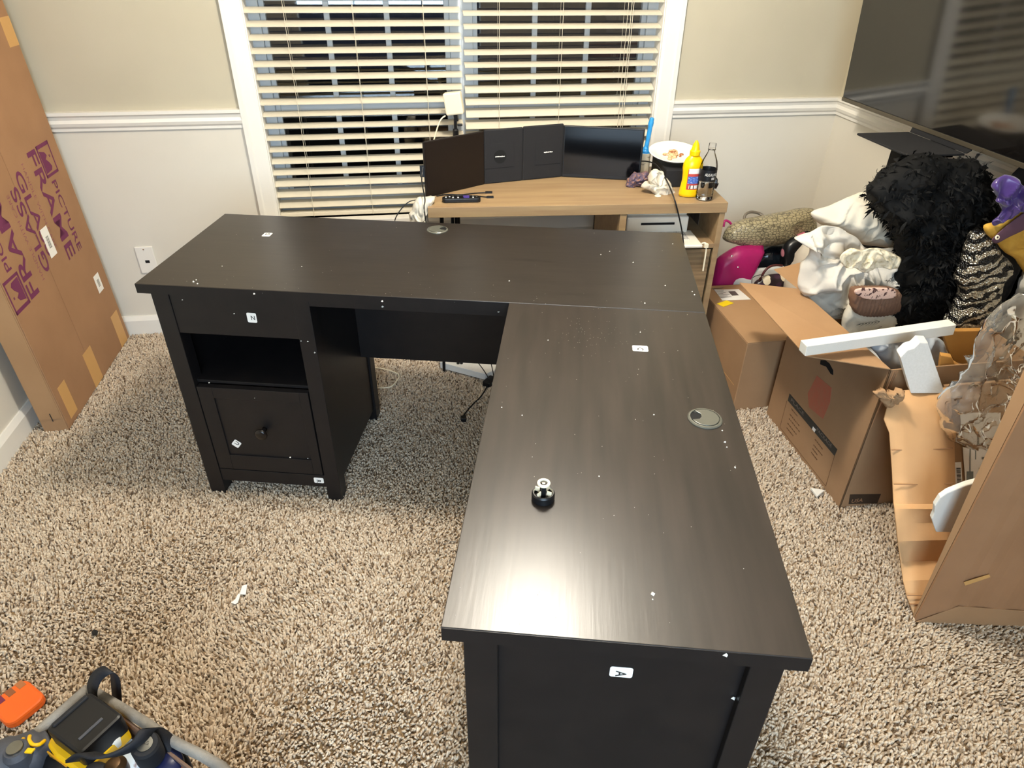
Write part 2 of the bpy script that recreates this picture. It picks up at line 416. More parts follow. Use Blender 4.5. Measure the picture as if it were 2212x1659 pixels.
struct('trim_4', run_profile(RP, 0, YF, 'y', XL, 1, -1, 0), M_trim)
struct('baseboard_back', run_profile(BP, XL, XR, 'x', 0, -1, 1, -1), M_trim)
struct('baseboard_left', run_profile(BP, 0, YF, 'y', XL, 1, -1, 0), M_trim)
struct('baseboard_right', run_profile(BP, 0, YF, 'y', XR, -1, -1, 0), M_trim)
# casing, jambs and stool
c = MB()
for s, x0, x1 in ((1, CXL, WX0), (-1, WX1, CXR)):
    xo, xi = (x0, x1) if s == 1 else (x1, x0)
    pr = [(xo, 0), (xo, -.020), (xo+s*.018, -.020), (xo+s*.024, -.015), (xi-s*.012, -.012), (xi, -.009), (xi, 0)]
    if s == -1: pr = pr[::-1]
    c.prism(pr[::-1], .42, WZ1+.07)
c.box(CXL, CXR, -.02, 0, WZ1, WZ1+.074)
struct('trim_5', c, M_trim, bevel=.001)
j = MB(); j.box(WX0-.012, WX0+.004, 0, .13, WZ0, WZ1); j.box(WX1-.004, WX1+.012, 0, .13, WZ0, WZ1); j.box(WX0, WX1, 0, .13, WZ1-.004, WZ1+.012)
struct('trim_6', j, M_trim)
c = MB(); c.box(CXL-.02, CXR+.02, -.045, .13, WZ0-.022, WZ0); c.box(CXL, CXR, -.016, 0, WZ0-.09, WZ0-.022)
struct('trim_7', c, M_trim, bevel=.003)
# windows: frame, sash bars, panes
MX = .111
for wi, (x0, x1, mu) in enumerate(((WX0, MX, (-.409, -.179)), (MX, WX1, (.412, .632)))):
    g0, g1 = (x0+.066, x1-.066)
    wn = struct(f'window_{wi+1}', MB().box(x0, g0-.02, .075, .125, WZ0, WZ1).box(g1+.02, x1, .075, .125, WZ0, WZ1).box(g0-.02, g1+.02, .075, .125, WZ0, .60).box(g0-.02, g1+.02, .075, .125, WZ1-.06, WZ1), M_win, bevel=.002)
    sash = MB().box(g0-.02, g0, .088, .115, .60, WZ1-.06).box(g1, g1+.02, .088, .115, .60, WZ1-.06)
    rows = [(.62, .935), (.965, 1.335), (1.357, 1.66), (1.68, WZ1-.06)]
    sash.box(g0, g1, .086, .117, .60, .62)
    struct('sash', sash, M_win, wn, bevel=.002)
    zb = [(.935, .965), (1.335, 1.357), (1.66, 1.68)]
    for a, b in zb: struct('sash_bar', MB().box(g0, g1, .090, .112, a, b), M_win, wn, bevel=.002)
    xs = [g0]+[q for q in mu]+[g1]
    for q in mu: 
        for a, b in rows: struct('muntin', MB().box(q-.011, q+.011, .092, .108, a, b), M_win, wn, bevel=.002)
    for a, b in rows:
        for i in range(3):
            l = xs[i]+(.011 if i else 0); r = xs[i+1]-(.011 if i < 2 else 0)
            struct('pane', MB().box(l, r, .099, .102, a, b), M_glass, wn)
# dark ground and hedge line outside, only guessed at through the night glass
struct('ground', MB().box(-8, 8, .5, 14, -1.2, -1.0), mat('night_ground', '#1a1c18', .95))

# outlet cover
t = thing('wall_outlet', 'white phone jack cover plate low on the wall left of the window', 'outlet', (-1.288, 0, .298))
part('cover_plate', MB().box(-1.325, -1.252, -.008, 0, .298, .419), M_trim, t, bevel=.003)
part('jack', MB().box(-1.296, -1.278, -.0085, -.006, .345, .358), M_dark, t, label='small dark phone socket')
part('screw', MB().lathe([(.003, 0), (.003, .002)], 12, frame((-1.289, -.008, .408), (1,0,0), (0,0,1))), M_metal, t)

# ------------------------------------------------------------------ blinds
def slat_mesh(w, tilt, L):
    mb = MB(); n = 5; T = .003; vs = []
    for e in (0, L):
        for s in (0, 1):
            for k in range(n):
                t = -.5+k/(n-1); cr = .0022*(1-4*t*t)
                y = t*w*math.cos(tilt)-math.sin(tilt)*(cr-(T if s else 0)); z = t*w*math.sin(tilt)+math.cos(tilt)*(cr-(T if s else 0))
                vs.append((e, y, z))
    fs = []
    o2 = 2*n
    for k in range(n-1):
        fs.append((k, k+1, o2+k+1, o2+k)); fs.append((n+k+1, n+k, o2+n+k, o2+n+k+1))
    fs.append((0, o2, o2+n, n)); fs.append((n-1, 2*n-1, o2+2*n-1, o2+n-1))
    fs.append(tuple(list(range(0, n))[::-1]+list(range(n, 2*n)))); fs.append(tuple(list(range(o2, o2+n))+list(range(o2+n, o2+2*n))[::-1]))
    me = bpy.data.meshes.new('slat'); me.from_pydata(vs, [], fs); me.materials.append(M_slat)
    me.polygons.foreach_set('use_smooth', [True]*len(me.polygons)); me.set_sharp_from_angle(angle=math.radians(40))
    return me
cache = {}
def blind(label, x0, x1, ztop, zs, tilts, cords, zbot):
    t = thing('window_blind', label, 'blind', (x0, .03, zbot))
    L = x1-x0
    for i, (z, a) in enumerate(zip(zs, tilts)):
        key = (round(L, 3), round(a, 2))
        if key not in cache: cache[key] = slat_mesh(.05, math.radians(a), L)
        o = bpy.data.objects.new('slat', cache[key]); COL.objects.link(o); o.parent = t
        o.location = (random.uniform(-.002, .002), 0, z-zbot); o.rotation_euler = (0, random.uniform(-.0015, .0015), 0)
    part('bottom_rail', MB().box(x0, x1, .008, .052, zbot, zbot+.018), M_slat, t, bevel=.003)
    part('head_rail', MB().box(x0, x1, .0, .06, ztop, ztop+.05), M_slat, t, bevel=.003)
    for cx in cords:
        mb = MB()
        for dy in (.0045, .0555):
            mb.tube([(cx, dy, zbot), (cx, dy, ztop)], .0009, 5, 0)
        for z in zs: mb.tube([(cx, .0045, z-.01), (cx, .0555, z+.004)], .0006, 4, 0)
        part('ladder_cord', mb, M_cord, t)
    return t
zs = []; tl = []
p0 = 1.312; pit = .0463
for i in range(-14, 17):
    z = p0 - i*pit
    if z > 1.95: continue
    zs.append(z); tl.append(17 if i < 8 else 11 if i < 12 else 17 if i < 14 else 24)
cl = [hy(u, 16, .0).x for u in (610, 760, 914)]
bl = blind('white slatted window blind on the left, behind the light stand', WX0+.004, MX-.007, 1.965, zs, tl, cl, .519)
zs2 = []; tl2 = []
q0 = hy(1003, 27, .0).z
for i in range(-14, 17):
    z = q0 - .003 - i*pit
    if z > 1.95: continue
    zs2.append(z); tl2.append(14 if i < 6 else 24 if i < 8 else 34)
cr_ = [hy(u, 16, .0).x for u in (1079, 1218, 1358)]
br = blind('white slatted window blind on the right, behind the monitors', MX+.006, WX1-.006, 1.965, zs2, tl2, cr_, .519)
mb = MB().tube([(cr_[2]+.012, -.001, 1.95), (cr_[2]+.012, -.001, .72)], .0011, 5, 0); mb.tube([(cr_[2]+.020, -.001, 1.95), (cr_[2]+.020, -.001, .72)], .0011, 5, 0)
part('lift_cord', mb, M_cord, br)

# ------------------------------------------------------------------ ceiling lamp (gives the light)
t = thing('ceiling_light', 'frosted round ceiling lamp above the desk', 'lamp', (LAMP_POS[0], LAMP_POS[1], ZC-.12))
Lm = mat('lamp_glass', '#ffffff', .5, emit='#ffffff', estr=LAMP_E); Lm.node_tree.nodes['Principled BSDF'].inputs['Emission Color'].default_value = (*LAMP_COL, 1)
prof = [(LAMP_R*math.sin(a), -LAMP_R*math.cos(a)) for a in [math.pi*k/16 for k in range(1, 16)]]
part('shade', MB().lathe(prof, 32, Matrix.Translation(LAMP_POS)), Lm, t, smooth=True)
part('stem', MB().lathe([(.02, LAMP_POS[2]+LAMP_R*.9), (.02, ZC)], 16, Matrix.Translation((LAMP_POS[0], LAMP_POS[1], 0))), M_gun, t)

# ------------------------------------------------------------------ L-shaped desk (local frame: origin on the floor below the back right corner of the top)
DO = Vector((.7142, -.9796, 0)); PH = -.2369
DM = Matrix.Translation(DO) @ Matrix.Rotation(PH, 4, 'Z'); DI = DM.inverted()
def dl(u, v, axis, val):                     # pixel to a point on a desk-local plane
    c0 = DI @ CAMP; d = (DI @ (CAMP+ray(u, v))) - c0; return c0 + d*((val-c0[axis])/d[axis])
desk = thing('l_shaped_desk', 'large black-brown L-shaped desk standing on the carpet', 'desk', DO, PH)
L1, W1, W2, L2, H, T = 1.5166, .5552, .5007, .9996, .76, .028
P = lambda n, mb, m=M_desk, **k: part(n, mb, m, desk, world=False, **k)
P('desktop', MB().box(-L1, 0, -W1, 0, H-T, H), M_deskx, bevel=.0012)
P('return_top', MB().box(-W2, 0, -W1-L2, -W1-.0012, H-T, H), M_desky, bevel=.0012)
P('edge_band', MB().box(-L1+.0005, -.0005, -W1-.0008, -W1, H-T+.0005, H-.0012))
P('edge_band', MB().box(-W2+.0005, -.0005, -W1-L2-.0008, -W1-L2, H-T+.0005, H-.0012))
lf, lb_, lr = -.5425, -.047, -1.044; ll = -1.488
for (x0, x1) in ((ll, ll+.05), (lr-.046, lr)):
    for (y0, y1) in ((lf, lf+.05), (lb_-.05, lb_)):
        P('leg', MB().box(x0, x1, y0, y1, 0, H-T), bevel=.0015)
P('side_panel', MB().box(ll+.012, ll+.028, lf+.05, lb_-.05, .056, H-T))
P('side_panel', MB().box(lr-.028, lr-.008, lf+.05, lb_-.05, .056, H-T))
P('back_panel', MB().box(ll+.05, lr-.046, lb_-.03, lb_-.018, .056, H-T))
P('drawer_rail', MB().box(ll+.05, lr-.046, lf+.003, lf+.02, .056, .104), bevel=.001)
P('shelf', MB().box(ll+.028, lr-.028, lf+.02, lb_-.03, .427, .437), bevel=.001)
P('fascia', MB().box(ll+.05, lr-.046, lf+.003, lf+.02, .605, H-T), bevel=.001)
dw = P('drawer', MB().box(ll+.054, lr-.050, lf+.004, lf+.02, .110, .424)
       .box(ll+.054, ll+.100, lf-.001, lf+.006, .110, .424).box(lr-.078, lr-.050, lf-.001, lf+.006, .110, .424)
       .box(ll+.100, lr-.078, lf-.001, lf+.006, .110, .168).box(ll+.100, lr-.078, lf-.001, lf+.006, .386, .424), bevel=.0012)
kn = MB().lathe([(.008, 0), (.007, .010), (.006, .016), (.014, .020), (.019, .026), (.019, .031), (.014, .035), (.002, .036)], 28, frame((-1.254, lf+.003, .278), (1,0,0), (0,0,1)))
k = part('knob', kn, M_knob, dw, world=False, smooth=True)
P('modesty_panel', MB().box(lr-.008, -.03, -.165, -.149, .325, H-T), bevel=.001)
P('top_rail', MB().box(lr, -W2+.02, -W1+.012, -W1+.03, H-T-.02, H-T), bevel=.001)
# return: corner legs, end panel, side panels
e = -1.535
for x0, x1 in ((-.474, -.424), (-.067, -.02)):
    P('leg', MB().box(x0, x1, e, e+.05, 0, H-T), bevel=.0015)
    P('leg', MB().box(x0, x1, -W1-.08, -W1-.03, 0, H-T), bevel=.0015)
P('leg', MB().box(-.067, -.02, -.10, -.05, 0, H-T), bevel=.0015)
P('end_panel', MB().box(-.424, -.067, e+.014, e+.03, .056, H-T))
P('side_panel', MB().box(-.452, -.436, e+.05, -W1-.08, .056, H-T))
P('side_panel', MB().box(-.055, -.039, e+.05, -.10, .056, H-T))
# grommets
for (gx, gy, an) in ((-.779, -.066, 20), (-.067, -1.022, 165)):
    G = Matrix.Translation((gx, gy, H)) @ Matrix.Rotation(math.radians(an), 4, 'Z')
    g = P('grommet', MB().lathe([(.034, 0), (.034, .002), (.032, .0038), (.029, .0042), (.029, .001)], 40, G), M_grom, smooth=False, auto=True, label='grey cable grommet')
    pts = [(.027*math.cos(a), .027*math.sin(a)) for a in [2*math.pi*q/40 for q in range(4, 37)]]
    pts += [(.010, -.009), (.007, 0), (.010, .009)]
    part('grommet_cap', MB().prism(pts, .0015, .0048, G), M_grom, g, world=False, bevel=.0006)
    part('cable_hole', MB().prism([(.002, -.012), (.028, -.014), (.029, 0), (.028, .014), (.002, .012)], .0011, .0019, G), M_dark, g, world=False)
# part-letter stickers
def rrect(w, h, r, n=5):
    pts = []
    for cx_, cy_, a0 in ((w/2-r, h/2-r, 0), (-w/2+r, h/2-r, 90), (-w/2+r, -h/2+r, 180), (w/2-r, -h/2+r, 270)):
        for q in range(n+1): a = math.radians(a0+90*q/n); pts.append((cx_+r*math.cos(a), cy_+r*math.sin(a)))
    return pts
def sticker(ch, center, xd, yd, w=.030, h=.024, small=True, cs=.014):
    F = frame(center, xd, yd)
    s = P('letter_sticker', MB().prism(rrect(w, h, .004), 0, .0005, F), M_paper, label=f'white sticker lettered {ch}')
    part('lettering', text_mesh(ch, cs*.85, cs, F @ Matrix.Translation((-cs*.4+.003, -cs/2, 0)), .0009, .012), M_ink, s, world=False)
up = (0,0,1)
sticker('N', (-1.215, lf+.0025, .666), (1, 0, -.02), up, .027, .030, cs=.013)
sticker('U', (-1.358, lf+.0035, .212), (.62, 0, .78), (-.78, 0, .62), .026, .024)
sticker('R', (-1.112, lf+.0025, .083), (0, 0, -1), (1, 0, 0), .022, .032)
sticker('A', (-.241, e+.0135, .646), (0, 0, -1), (1, 0, 0), .024, .034, cs=.016)
sticker('S', (-1.302, -.169, H), (0, 1, 0), (-1, 0, 0), .030, .026)
sticker('C', (-.177, -.757, H), (0, -1, 0), (1, 0, 0), .026, .036)

# spilled polystyrene crumbs on the desk: uncountable, one object
cb = MB()
def crumb(p, s):
    vs = []; 
    for (x, y, z) in ((1,0,0),(0,1,0),(-1,0,0),(0,-1,0),(0,0,1),(0,0,-.2)):
        vs.append((p[0]+x*s*random.uniform(.6,1.2), p[1]+y*s*random.uniform(.6,1.2), p[2]+z*s))
    cb.add(vs, [(0,1,4),(1,2,4),(2,3,4),(3,0,4),(1,0,5),(2,1,5),(3,2,5),(0,3,5)])
for u, v, s in ((418,609,.0045),(424,605,.003),(427,613,.003),(1410,1283,.0042),(1100,607,.0022),(1368,567,.0026),(1437,617,.0026),(1298,550,.002),(1317,543,.0018),(1184,735,.0018),(1128,897,.002),(1294,1029,.002),(1084,880,.002),(1560,930,.002),(1412,896,.0022),(1383,718,.002),(1566,955,.0028),(1588,1010,.0026),(1453,527,.0022),(1500,637,.003),(1495,630,.002),(652,576,.002),(480,575,.002),(1393,655,.003),(1570,966,.002),(1410,1295,.002)):
    crumb(hz(u, v, H+.0005), s)
for i in range(130):
    if random.random() < .5: a, b = random.uniform(-L1+.02, -.02), random.choice([random.uniform(-W1, 0), random.gauss(-W1+.03, .03)])
    else: a, b = random.uniform(-W2+.01, -.01), random.uniform(-W1-L2+.01, -W1)
    if not (-W1-L2 < b < 0): continue
    crumb(DM @ Vector((a, b, H+.0003)), random.choice([.0005, .0006, .0007, .0009]))
for i in range(70):
    a = random.gauss(-.30, .05); b = random.gauss(-W1-.14, .05); crumb(DM @ Vector((a, b, H+.0003)), .0005)
for u, v, s in ((826,663,.004),(545,644,.0035),(1077,674,.0035),(680,762,.0038),(665,738,.0025),(650,737,.0022),(627,988,.0034),(394,648,.002),(506,678,.003),(452,827,.0028),(665,990,.002),(550,860,.0016)):
    crumb(DM @ dl(u, v, 1, lf-.002), s)
for u, v, s in ((826,651,.0038),(549,635,.0035)): crumb(DM @ dl(u, v, 1, -W1-.001), s)
for u, v, s in ((1584,1508,.0036),(1104,1392,.0016)): crumb(DM @ dl(u, v, 1, e+.012), s)
crumb(DM @ dl(1568, 1415, 1, -W1-L2-.001), .0042)
solid('foam_crumbs', cb, M_foam2, 'white polystyrene crumbs scattered over the black desk', 'crumbs', kind='stuff')

# small black light cap standing on the desk (inner part of a fitting)
cp = hz(1173, 1078, H)
t = thing('caster_socket', 'small black and cream plastic fitting standing on the desk', 'fitting', cp)
C_ = Matrix.Translation(cp)
part('base', MB().lathe([(.017, 0), (.0195, .002), (.0195, .014), (.018, .017), (.016, .017), (.016, .006), (.002, .005)], 36, C_), M_black, t, auto=True)
part('ring', MB().lathe([(.0158, .012), (.0172, .012), (.0172, .0165), (.0158, .0165), (.0158, .012)], 36, C_, cap=False), M_cream, t, auto=True)
part('post', MB().box(-.004, .004, -.004, .004, .005, .036, C_), M_black, t, bevel=.001)
for a in (40, 140, 220, 320):
    part('fin', MB().box(.007, .0155, -.0011, .0011, .013, .022, C_ @ Matrix.Rotation(math.radians(a), 4, 'Z')), M_cream, t, bevel=.0005, label='cream fin')
part('cap_ring', MB().lathe([(.0065, .034), (.0108, .034), (.0112, .0355), (.0108, .037), (.0065, .037), (.0065, .034)], 32, C_, cap=False), M_cream, t, auto=True)
part('screw_head', MB().lathe([(.0032, .034), (.0032, .0365), (.001, .037)], 20, C_), M_metal, t, auto=True)

# ------------------------------------------------------------------ wooden computer table below the window (local frame at its front left corner)
TO = Vector((-.080, -.615, 0)); TH = -.0651
TM = Matrix.Translation(TO) @ Matrix.Rotation(TH, 4, 'Z'); TI = TM.inverted()
def tw(x, y, z): return TM @ Vector((x, y, z))
tab = thing('computer_table', 'light oak computer table with a shelf and cabinet door', 'table', TO, TH)
Q = lambda n, mb, m, **k: part(n, mb, m, tab, world=False, **k)
_c = TI @ CAMP; _d = (TI @ (CAMP+ray(1283, 480)))-_c; TBX = (_c+_d*((.44-_c.y)/_d.y)).x
Q('table_top', MB().box(0, 1.086, 0, .47, .713, .75), M_oak, bevel=.001)
Q('side_panel', MB().box(1.062, 1.083, .004, .45, 0, .713), M_oak, bevel=.001)
Q('inner_shade', MB().box(1.0605, 1.062, .20, .44, .592, .713), M_oakb)  # thin dark sheet, the recess shade painted onto the side panel's inside
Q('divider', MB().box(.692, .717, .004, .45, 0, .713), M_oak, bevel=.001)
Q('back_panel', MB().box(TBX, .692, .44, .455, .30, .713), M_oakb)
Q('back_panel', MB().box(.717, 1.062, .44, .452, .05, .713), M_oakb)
Q('shelf', MB().box(.717, 1.062, .004, .44, .575, .592), M_oak, bevel=.001)
dr = Q('cabinet_door', MB().box(.722, 1.054, .006, .022, .05, .57), M_oakd, bevel=.001)
Q('bottom_board', MB().box(.717, 1.062, .004, .44, .03, .046), M_oak)
for lx, ly in ((.045, .10), (.085, .10), (.099, .10)):
    Q('metal_leg', MB().tube([(lx, ly, .713), (lx-.02 if lx < .06 else lx, ly, .02), (lx-.02 if lx < .06 else lx, ly+.02, .008)], .0065, 10, 3), M_black, label='black tubular leg')
Q('metal_leg', MB().tube([(.045, .42, .713), (.025, .42, .008)], .0065, 10, 0), M_black, label='black tubular leg')
# printer in the shelf
t = thing('printer', 'white printer with grey sheets on its tray in the oak table shelf', 'printer', tw(.86, .1, .592), TH)
part('body', MB().box(.745, .985, .10, .43, .592, .665, TM), M_white, t, bevel=.006)
part('lid', MB().box(.748, .982, .12, .42, .665, .682, TM), M_white, t, bevel=.004)
part('paper_slot', MB().box(.80, .93, .097, .101, .635, .643, TM), M_dark, t, label='black paper slot')
part('tray', MB().box(.76, 1.005, -.035, .12, .592, .604, TM), M_white, t, bevel=.004)
part('paper_sheet', MB().box(.775, .97, .02, .10, .604, .606, TM), mat('printed_sheet', '#c9c6c0', .7, '#8d8a86', 90, stretch=(4,1,1), lo=.5, hi=.6), t, label='grey printed sheet')
solid('usb_stub', merge(MB().tube([tw(1.005, -.02, .604), tw(1.02, -.03, .60), tw(1.022, -.035, .50)], .003, 8), MB().box(1.012, 1.026, -.036, -.022, .592, .606, TM)), M_cream, 'short cream cord hanging in front of the oak cabinet door', 'cord', smooth=False)
solid('pink_box', MB().box(.722, .742, .03, .06, .592, .612, TM), mat('pink_card', '#d98a7c', .6), 'small pink box at the divider beside the printer', 'box', bevel=.002)

# ---- portable triple monitor
mz = .7505
def panel(a, b, z0, z1, th, lean=0):
    a = Vector((a[0], a[1], 0)); b = Vector((b[0], b[1], 0)); d = (b-a).normalized(); nrm = Vector((-d.y, d.x, 0))
    lo = [a, b]; ln = nrm*lean
    v = [a+nrm*0+Vector((0,0,z0)), b+Vector((0,0,z0)), b+nrm*th+Vector((0,0,z0)), a+nrm*th+Vector((0,0,z0)),
         a+ln+Vector((0,0,z1)), b+ln+Vector((0,0,z1)), b+nrm*th+ln+Vector((0,0,z1)), a+nrm*th+ln+Vector((0,0,z1))]
    return MB().add([tuple(TM @ x) for x in v], [(0,3,2,1),(4,5,6,7),(0,1,5,4),(1,2,6,5),(2,3,7,6),(3,0,4,7)]), (a, b, d, nrm)
t = thing('triple_monitor', 'black folding three-panel portable monitor on the oak table', 'monitor', tw(.37, .30, .75), TH)
A0, B0, C0, D0 = (-.006, .108), (.213, .259), (.523, .341), (.822, .272)
mb, f = panel(A0, B0, mz, .948, .010); s1 = part('screen', mb, M_screenb, t, bevel=.003, label='left screen, dull brown-black')
def smudge(x, y, w, h, Fm, d=.0026, n=9):
    mb = MB(); x0 = x
    for i in range(n):
        ww = w/n*random.uniform(.6, .95); mb.box(x0, x0+ww, y+h*random.uniform(-.1, .25), y+h*random.uniform(.6, 1), d-.0006, d, Fm); x0 += w/n
    return mb
def inset(f, x0, x1, z0, z1, y, mtl, nm, par, th=.0008, bevel=0):
    a, b, d, nrm = f
    Fm = TM @ frame(a+Vector((0,0,mz)), d, (0,0,1))
    return part(nm, MB().box(x0, x1, z0, z1, y, y+th, Fm), mtl, par, bevel=bevel)
inset(f, .006, .262, .012, .194, .0002, M_screenb, 'display', s1)
mb, f = panel(B0, (.362, .2985), mz, .951, .011); s2 = part('hinge_plate', mb, M_blackm, t, bevel=.004, label='middle plate, left half')
inset(f, .0, .118, .058, .150, .0002, M_blackm, 'plate_inset', s2, .0012, .0005)
Fm = TM @ frame(f[0]+Vector((0,0,mz)), f[2], (0,0,1))
part('badge', MB().lathe([(.025, .0012), (.025, .0022)], 36, Fm @ Matrix.Translation((.062, .100, 0))), M_dark, s2, label='round black badge')
part('printed_mark', smudge(.043, .098, .038, .005, Fm), M_paper, s2, label='small white illegible mark')
mb, f = panel((.3635, .2985), C0, mz, .953, .011); s3 = part('hinge_plate', mb, M_blackm, t, bevel=.004, label='middle plate, right half')
inset(f, .05, .155, .055, .150, .0002, M_blackm, 'plate_inset', s3, .0012, .0005)
Fm = TM @ frame(f[0]+Vector((0,0,mz)), f[2], (0,0,1))
part('printed_mark', smudge(.085, .100, .036, .005, Fm), M_paper, s3, label='small white illegible mark')
mb, f = panel(C0, D0, mz, .947, .010); s4 = part('screen', mb, M_black, t, bevel=.003, label='right screen, dark blue sheen')
inset(f, .006, .300, .014, .190, .0002, M_screen, 'display', s4)

for hx_, hy_ in (B0, (.3625, .2985), C0):
    part('hinge', MB().lathe([(.005, .752), (.005, .946)], 12, TM @ Matrix.Translation((hx_, hy_+.006, 0))), M_black, t)
# ---- LED lamp on a stand behind the table
LB = hy(980, 222, -.09)
t = thing('led_lamp', 'white LED lamp panel on a thin black stand in front of the blinds', 'lamp', (LB.x, -.09, 0))
F = frame(LB, (.93, -.30, .14), (-.10, 0, 1))
part('lamp_head', MB().box(-.036, .036, -.044, .040, -.016, .016, F), M_cream, t, bevel=.006)
part('lamp_face', MB().box(-.031, .031, -.039, .035, -.019, -.015, F), M_dark, t)
part('clamp', merge(MB().box(-.008, .008, -.07, -.042, -.008, .008, F), MB().lathe([(.005, 0), (.005, .02)], 12, frame(LB+Vector((.012, 0, -.085)), (0,1,0), (0,0,1)))), M_black, t, bevel=.001)
part('pole', MB().tube([LB+Vector((.004, 0, -.06)), (LB.x+.004, -.09, .02)], .0065, 12, 0), M_black, t)
part('collar', MB().lathe([(.010, -.13), (.012, -.125), (.012, -.105), (.010, -.10)], 16, Matrix.Translation(LB+Vector((.004, 0, 0)))), M_black, t)
for a in (30, 150, 270):
    part('leg', MB().tube([(LB.x+.004, -.09, .10), (LB.x+.004+.07*math.cos(math.radians(a)), -.09+.06*math.sin(math.radians(a)), .006)], .005, 8, 0), M_black, t)
solid('white_cable', MB().tube([hy(962, 250, -.10), hy(950, 262, -.11), hy(938, 300, -.12), hy(930, 340, -.13), hy(925, 420, -.13)], .003, 8), M_cream, 'white cable hanging from the LED lamp behind the monitors', 'cable', smooth=True)
# ---- lint roller
p = tw(.865, .385, .75)
t = thing('lint_roller', 'lint roller with a blue handle standing on end on the oak table', 'lint roller', p)
part('roller', MB().lathe([(.020, 0), (.0215, .002), (.0215, .078), (.020, .08), (.010, .08)], 28, Matrix.Translation(p)), M_roller, t, auto=True)
h = MB(); hp = [(0,0,.080), (0,0,.086), (0,0,.098), (.002,0,.115), (.004,0,.135), (.006,0,.16), (.008,0,.185), (.010,0,.205), (.011,0,.214)]
h.tube([p+Vector(q) for q in hp], [.021, .019, .013, .009, .0085, .009, .009, .0105, .009, .005], 16, 4)
part('handle', h, M_blue, t, smooth=True)
# ---- black box with plate on it
p = tw(.95, .31, .75)
solid('black_box', MB().box(.90, 1.045, .19, .40, .7505, .815, TM), M_blackm, 'black box under the paper plate', 'box', bevel=.003)
pc = tw(.955, .30, .835)
t = thing('paper_plate', 'white paper plate with food leftovers at the right end of the oak table', 'plate', pc)
R_ = frame(pc, (1, 0, .02), (0, 1, .16))
part('plate', MB().lathe([(.004, 0), (.062, .001), (.072, .010), (.098, .020), (.100, .0225), (.096, .0225), (.071, .0125), (.061, .004), (.004, .003)], 56, R_), M_plate, t, smooth=True)
fd = MB()
for i in range(26):
    a = random.uniform(0, 6.28); r = random.uniform(0, .042); s = random.uniform(.005, .012)
    fd.lathe([(s*.3, -.001), (s, .0), (s*.9, s*.35), (s*.4, s*.6)], 9, R_ @ Matrix.Translation((r*math.cos(a)-.005, r*math.sin(a)+.01, .004)))
part('food', fd, M_food, t, smooth=True, kind='stuff')
# ---- mustard bottle
p = tw(.963, .085, .75)
def oval(prof, p, n=40, ax=1, ay=1, rz=0):
    return MB().lathe(prof, n, Matrix.Translation(p) @ Matrix.Rotation(rz, 4, 'Z') @ Matrix.Diagonal((ax, ay, 1, 1)))
t = thing('mustard_bottle', 'yellow mustard squeeze bottle beside the clear water bottle', 'bottle', p)
part('body', oval([(.028, 0), (.037, .003), (.0385, .012), (.036, .035), (.033, .06), (.034, .085), (.037, .105), (.036, .12), (.030, .135), (.020, .146), (.017, .150)], p, 44, 1, .68, TH), M_mustard, t, smooth=True)
part('cap', oval([(.0185, .150), (.0185, .164), (.015, .168), (.0115, .185), (.0055, .197), (.004, .200)], p, 28), M_mustard, t, auto=True)
Ff = TM @ frame(Vector((.963, .085-.0246, .75)), (1, 0, 0), (0, 0, 1))
def curved_label(p, w0, w1, z0, z1, rad, ax, ay, rz, mtl, nm, par, n=12, off=.0006):
    mb = MB(); M = Matrix.Translation(p) @ Matrix.Rotation(rz, 4, 'Z')
    vs = []
    for i in range(n+1):
        a = math.radians(w0+(w1-w0)*i/n)
        for z in (z0, z1):
            r = rad(z)+off
            vs.append((r*math.cos(a)*ax, r*math.sin(a)*ay, z))
    mb.add(vs, [(2*i, 2*i+2, 2*i+3, 2*i+1) for i in range(n)], M)
    return part(nm, mb, mtl, par)
radm = lambda z: .0362
curved_label(p, 235, 325, .03, .108, radm, 1, .68, TH, mat('red_label', '#b5423a', .5), 'label', t)
curved_label(p, 240, 320, .088, .106, radm, 1, .68, TH, M_paper, 'label_top', t, off=.0010)
curved_label(p, 240, 320, .052, .078, radm, 1, .68, TH, mat('blue_label', '#3f62b4', .5, '#a9b6d6', 120, stretch=(1,1,3), lo=.55, hi=.62), 'label_blue', t, off=.0010)
curved_label(p, 250, 310, .034, .046, radm, 1, .68, TH, mat('barcode', '#e8e4dc', .5, '#1a1a1a', 300, stretch=(1,1,.02), lo=.49, hi=.51), 'barcode', t, off=.0010)
# ---- water bottle
p = tw(1.008, .045, .75)
t = thing('water_bottle', 'clear half-empty water bottle with a black label on the table corner', 'bottle', p)
bp_ = [(.022, 0), (.029, .003), (.031, .010), (.0295, .018), (.031, .026), (.0295, .034), (.031, .042), (.0295, .050), (.031, .058), (.0295, .066), (.031, .072), (.031, .110), (.030, .122), (.026, .140), (.018, .158), (.0125, .170), (.0115, .178)]
part('shell', oval(bp_, p, 36), M_bottle, t, smooth=True)
part('water', oval([(r-.0012, z+.001) for r, z in bp_[:11]]+[(.0295, .070)], p, 36), M_water, t, smooth=True)
part('neck', oval([(.0135, .178), (.0135, .181), (.0125, .182), (.0125, .198), (.0118, .200)], p, 28), M_bottle, t, auto=True)
part('label', MB().lathe([(.0314, .074), (.0314, .112)], 40, Matrix.Translation(p), cap=False), mat('black_label', '#16181c', .35), t, smooth=True)
txt = text_mesh('ALKALINE', .046, .010, Matrix())
for i, (x, y, z) in enumerate(txt.v):
    a = math.radians(270) + (x-.023)/.0322; txt.v[i] = (p[0]+.0322*math.cos(a), p[1]+.0322*math.sin(a), p[2]+.092+y)
part('lettering', txt, M_paper, t, label='white lettering')
txt = text_mesh('88', .012, .009, Matrix())
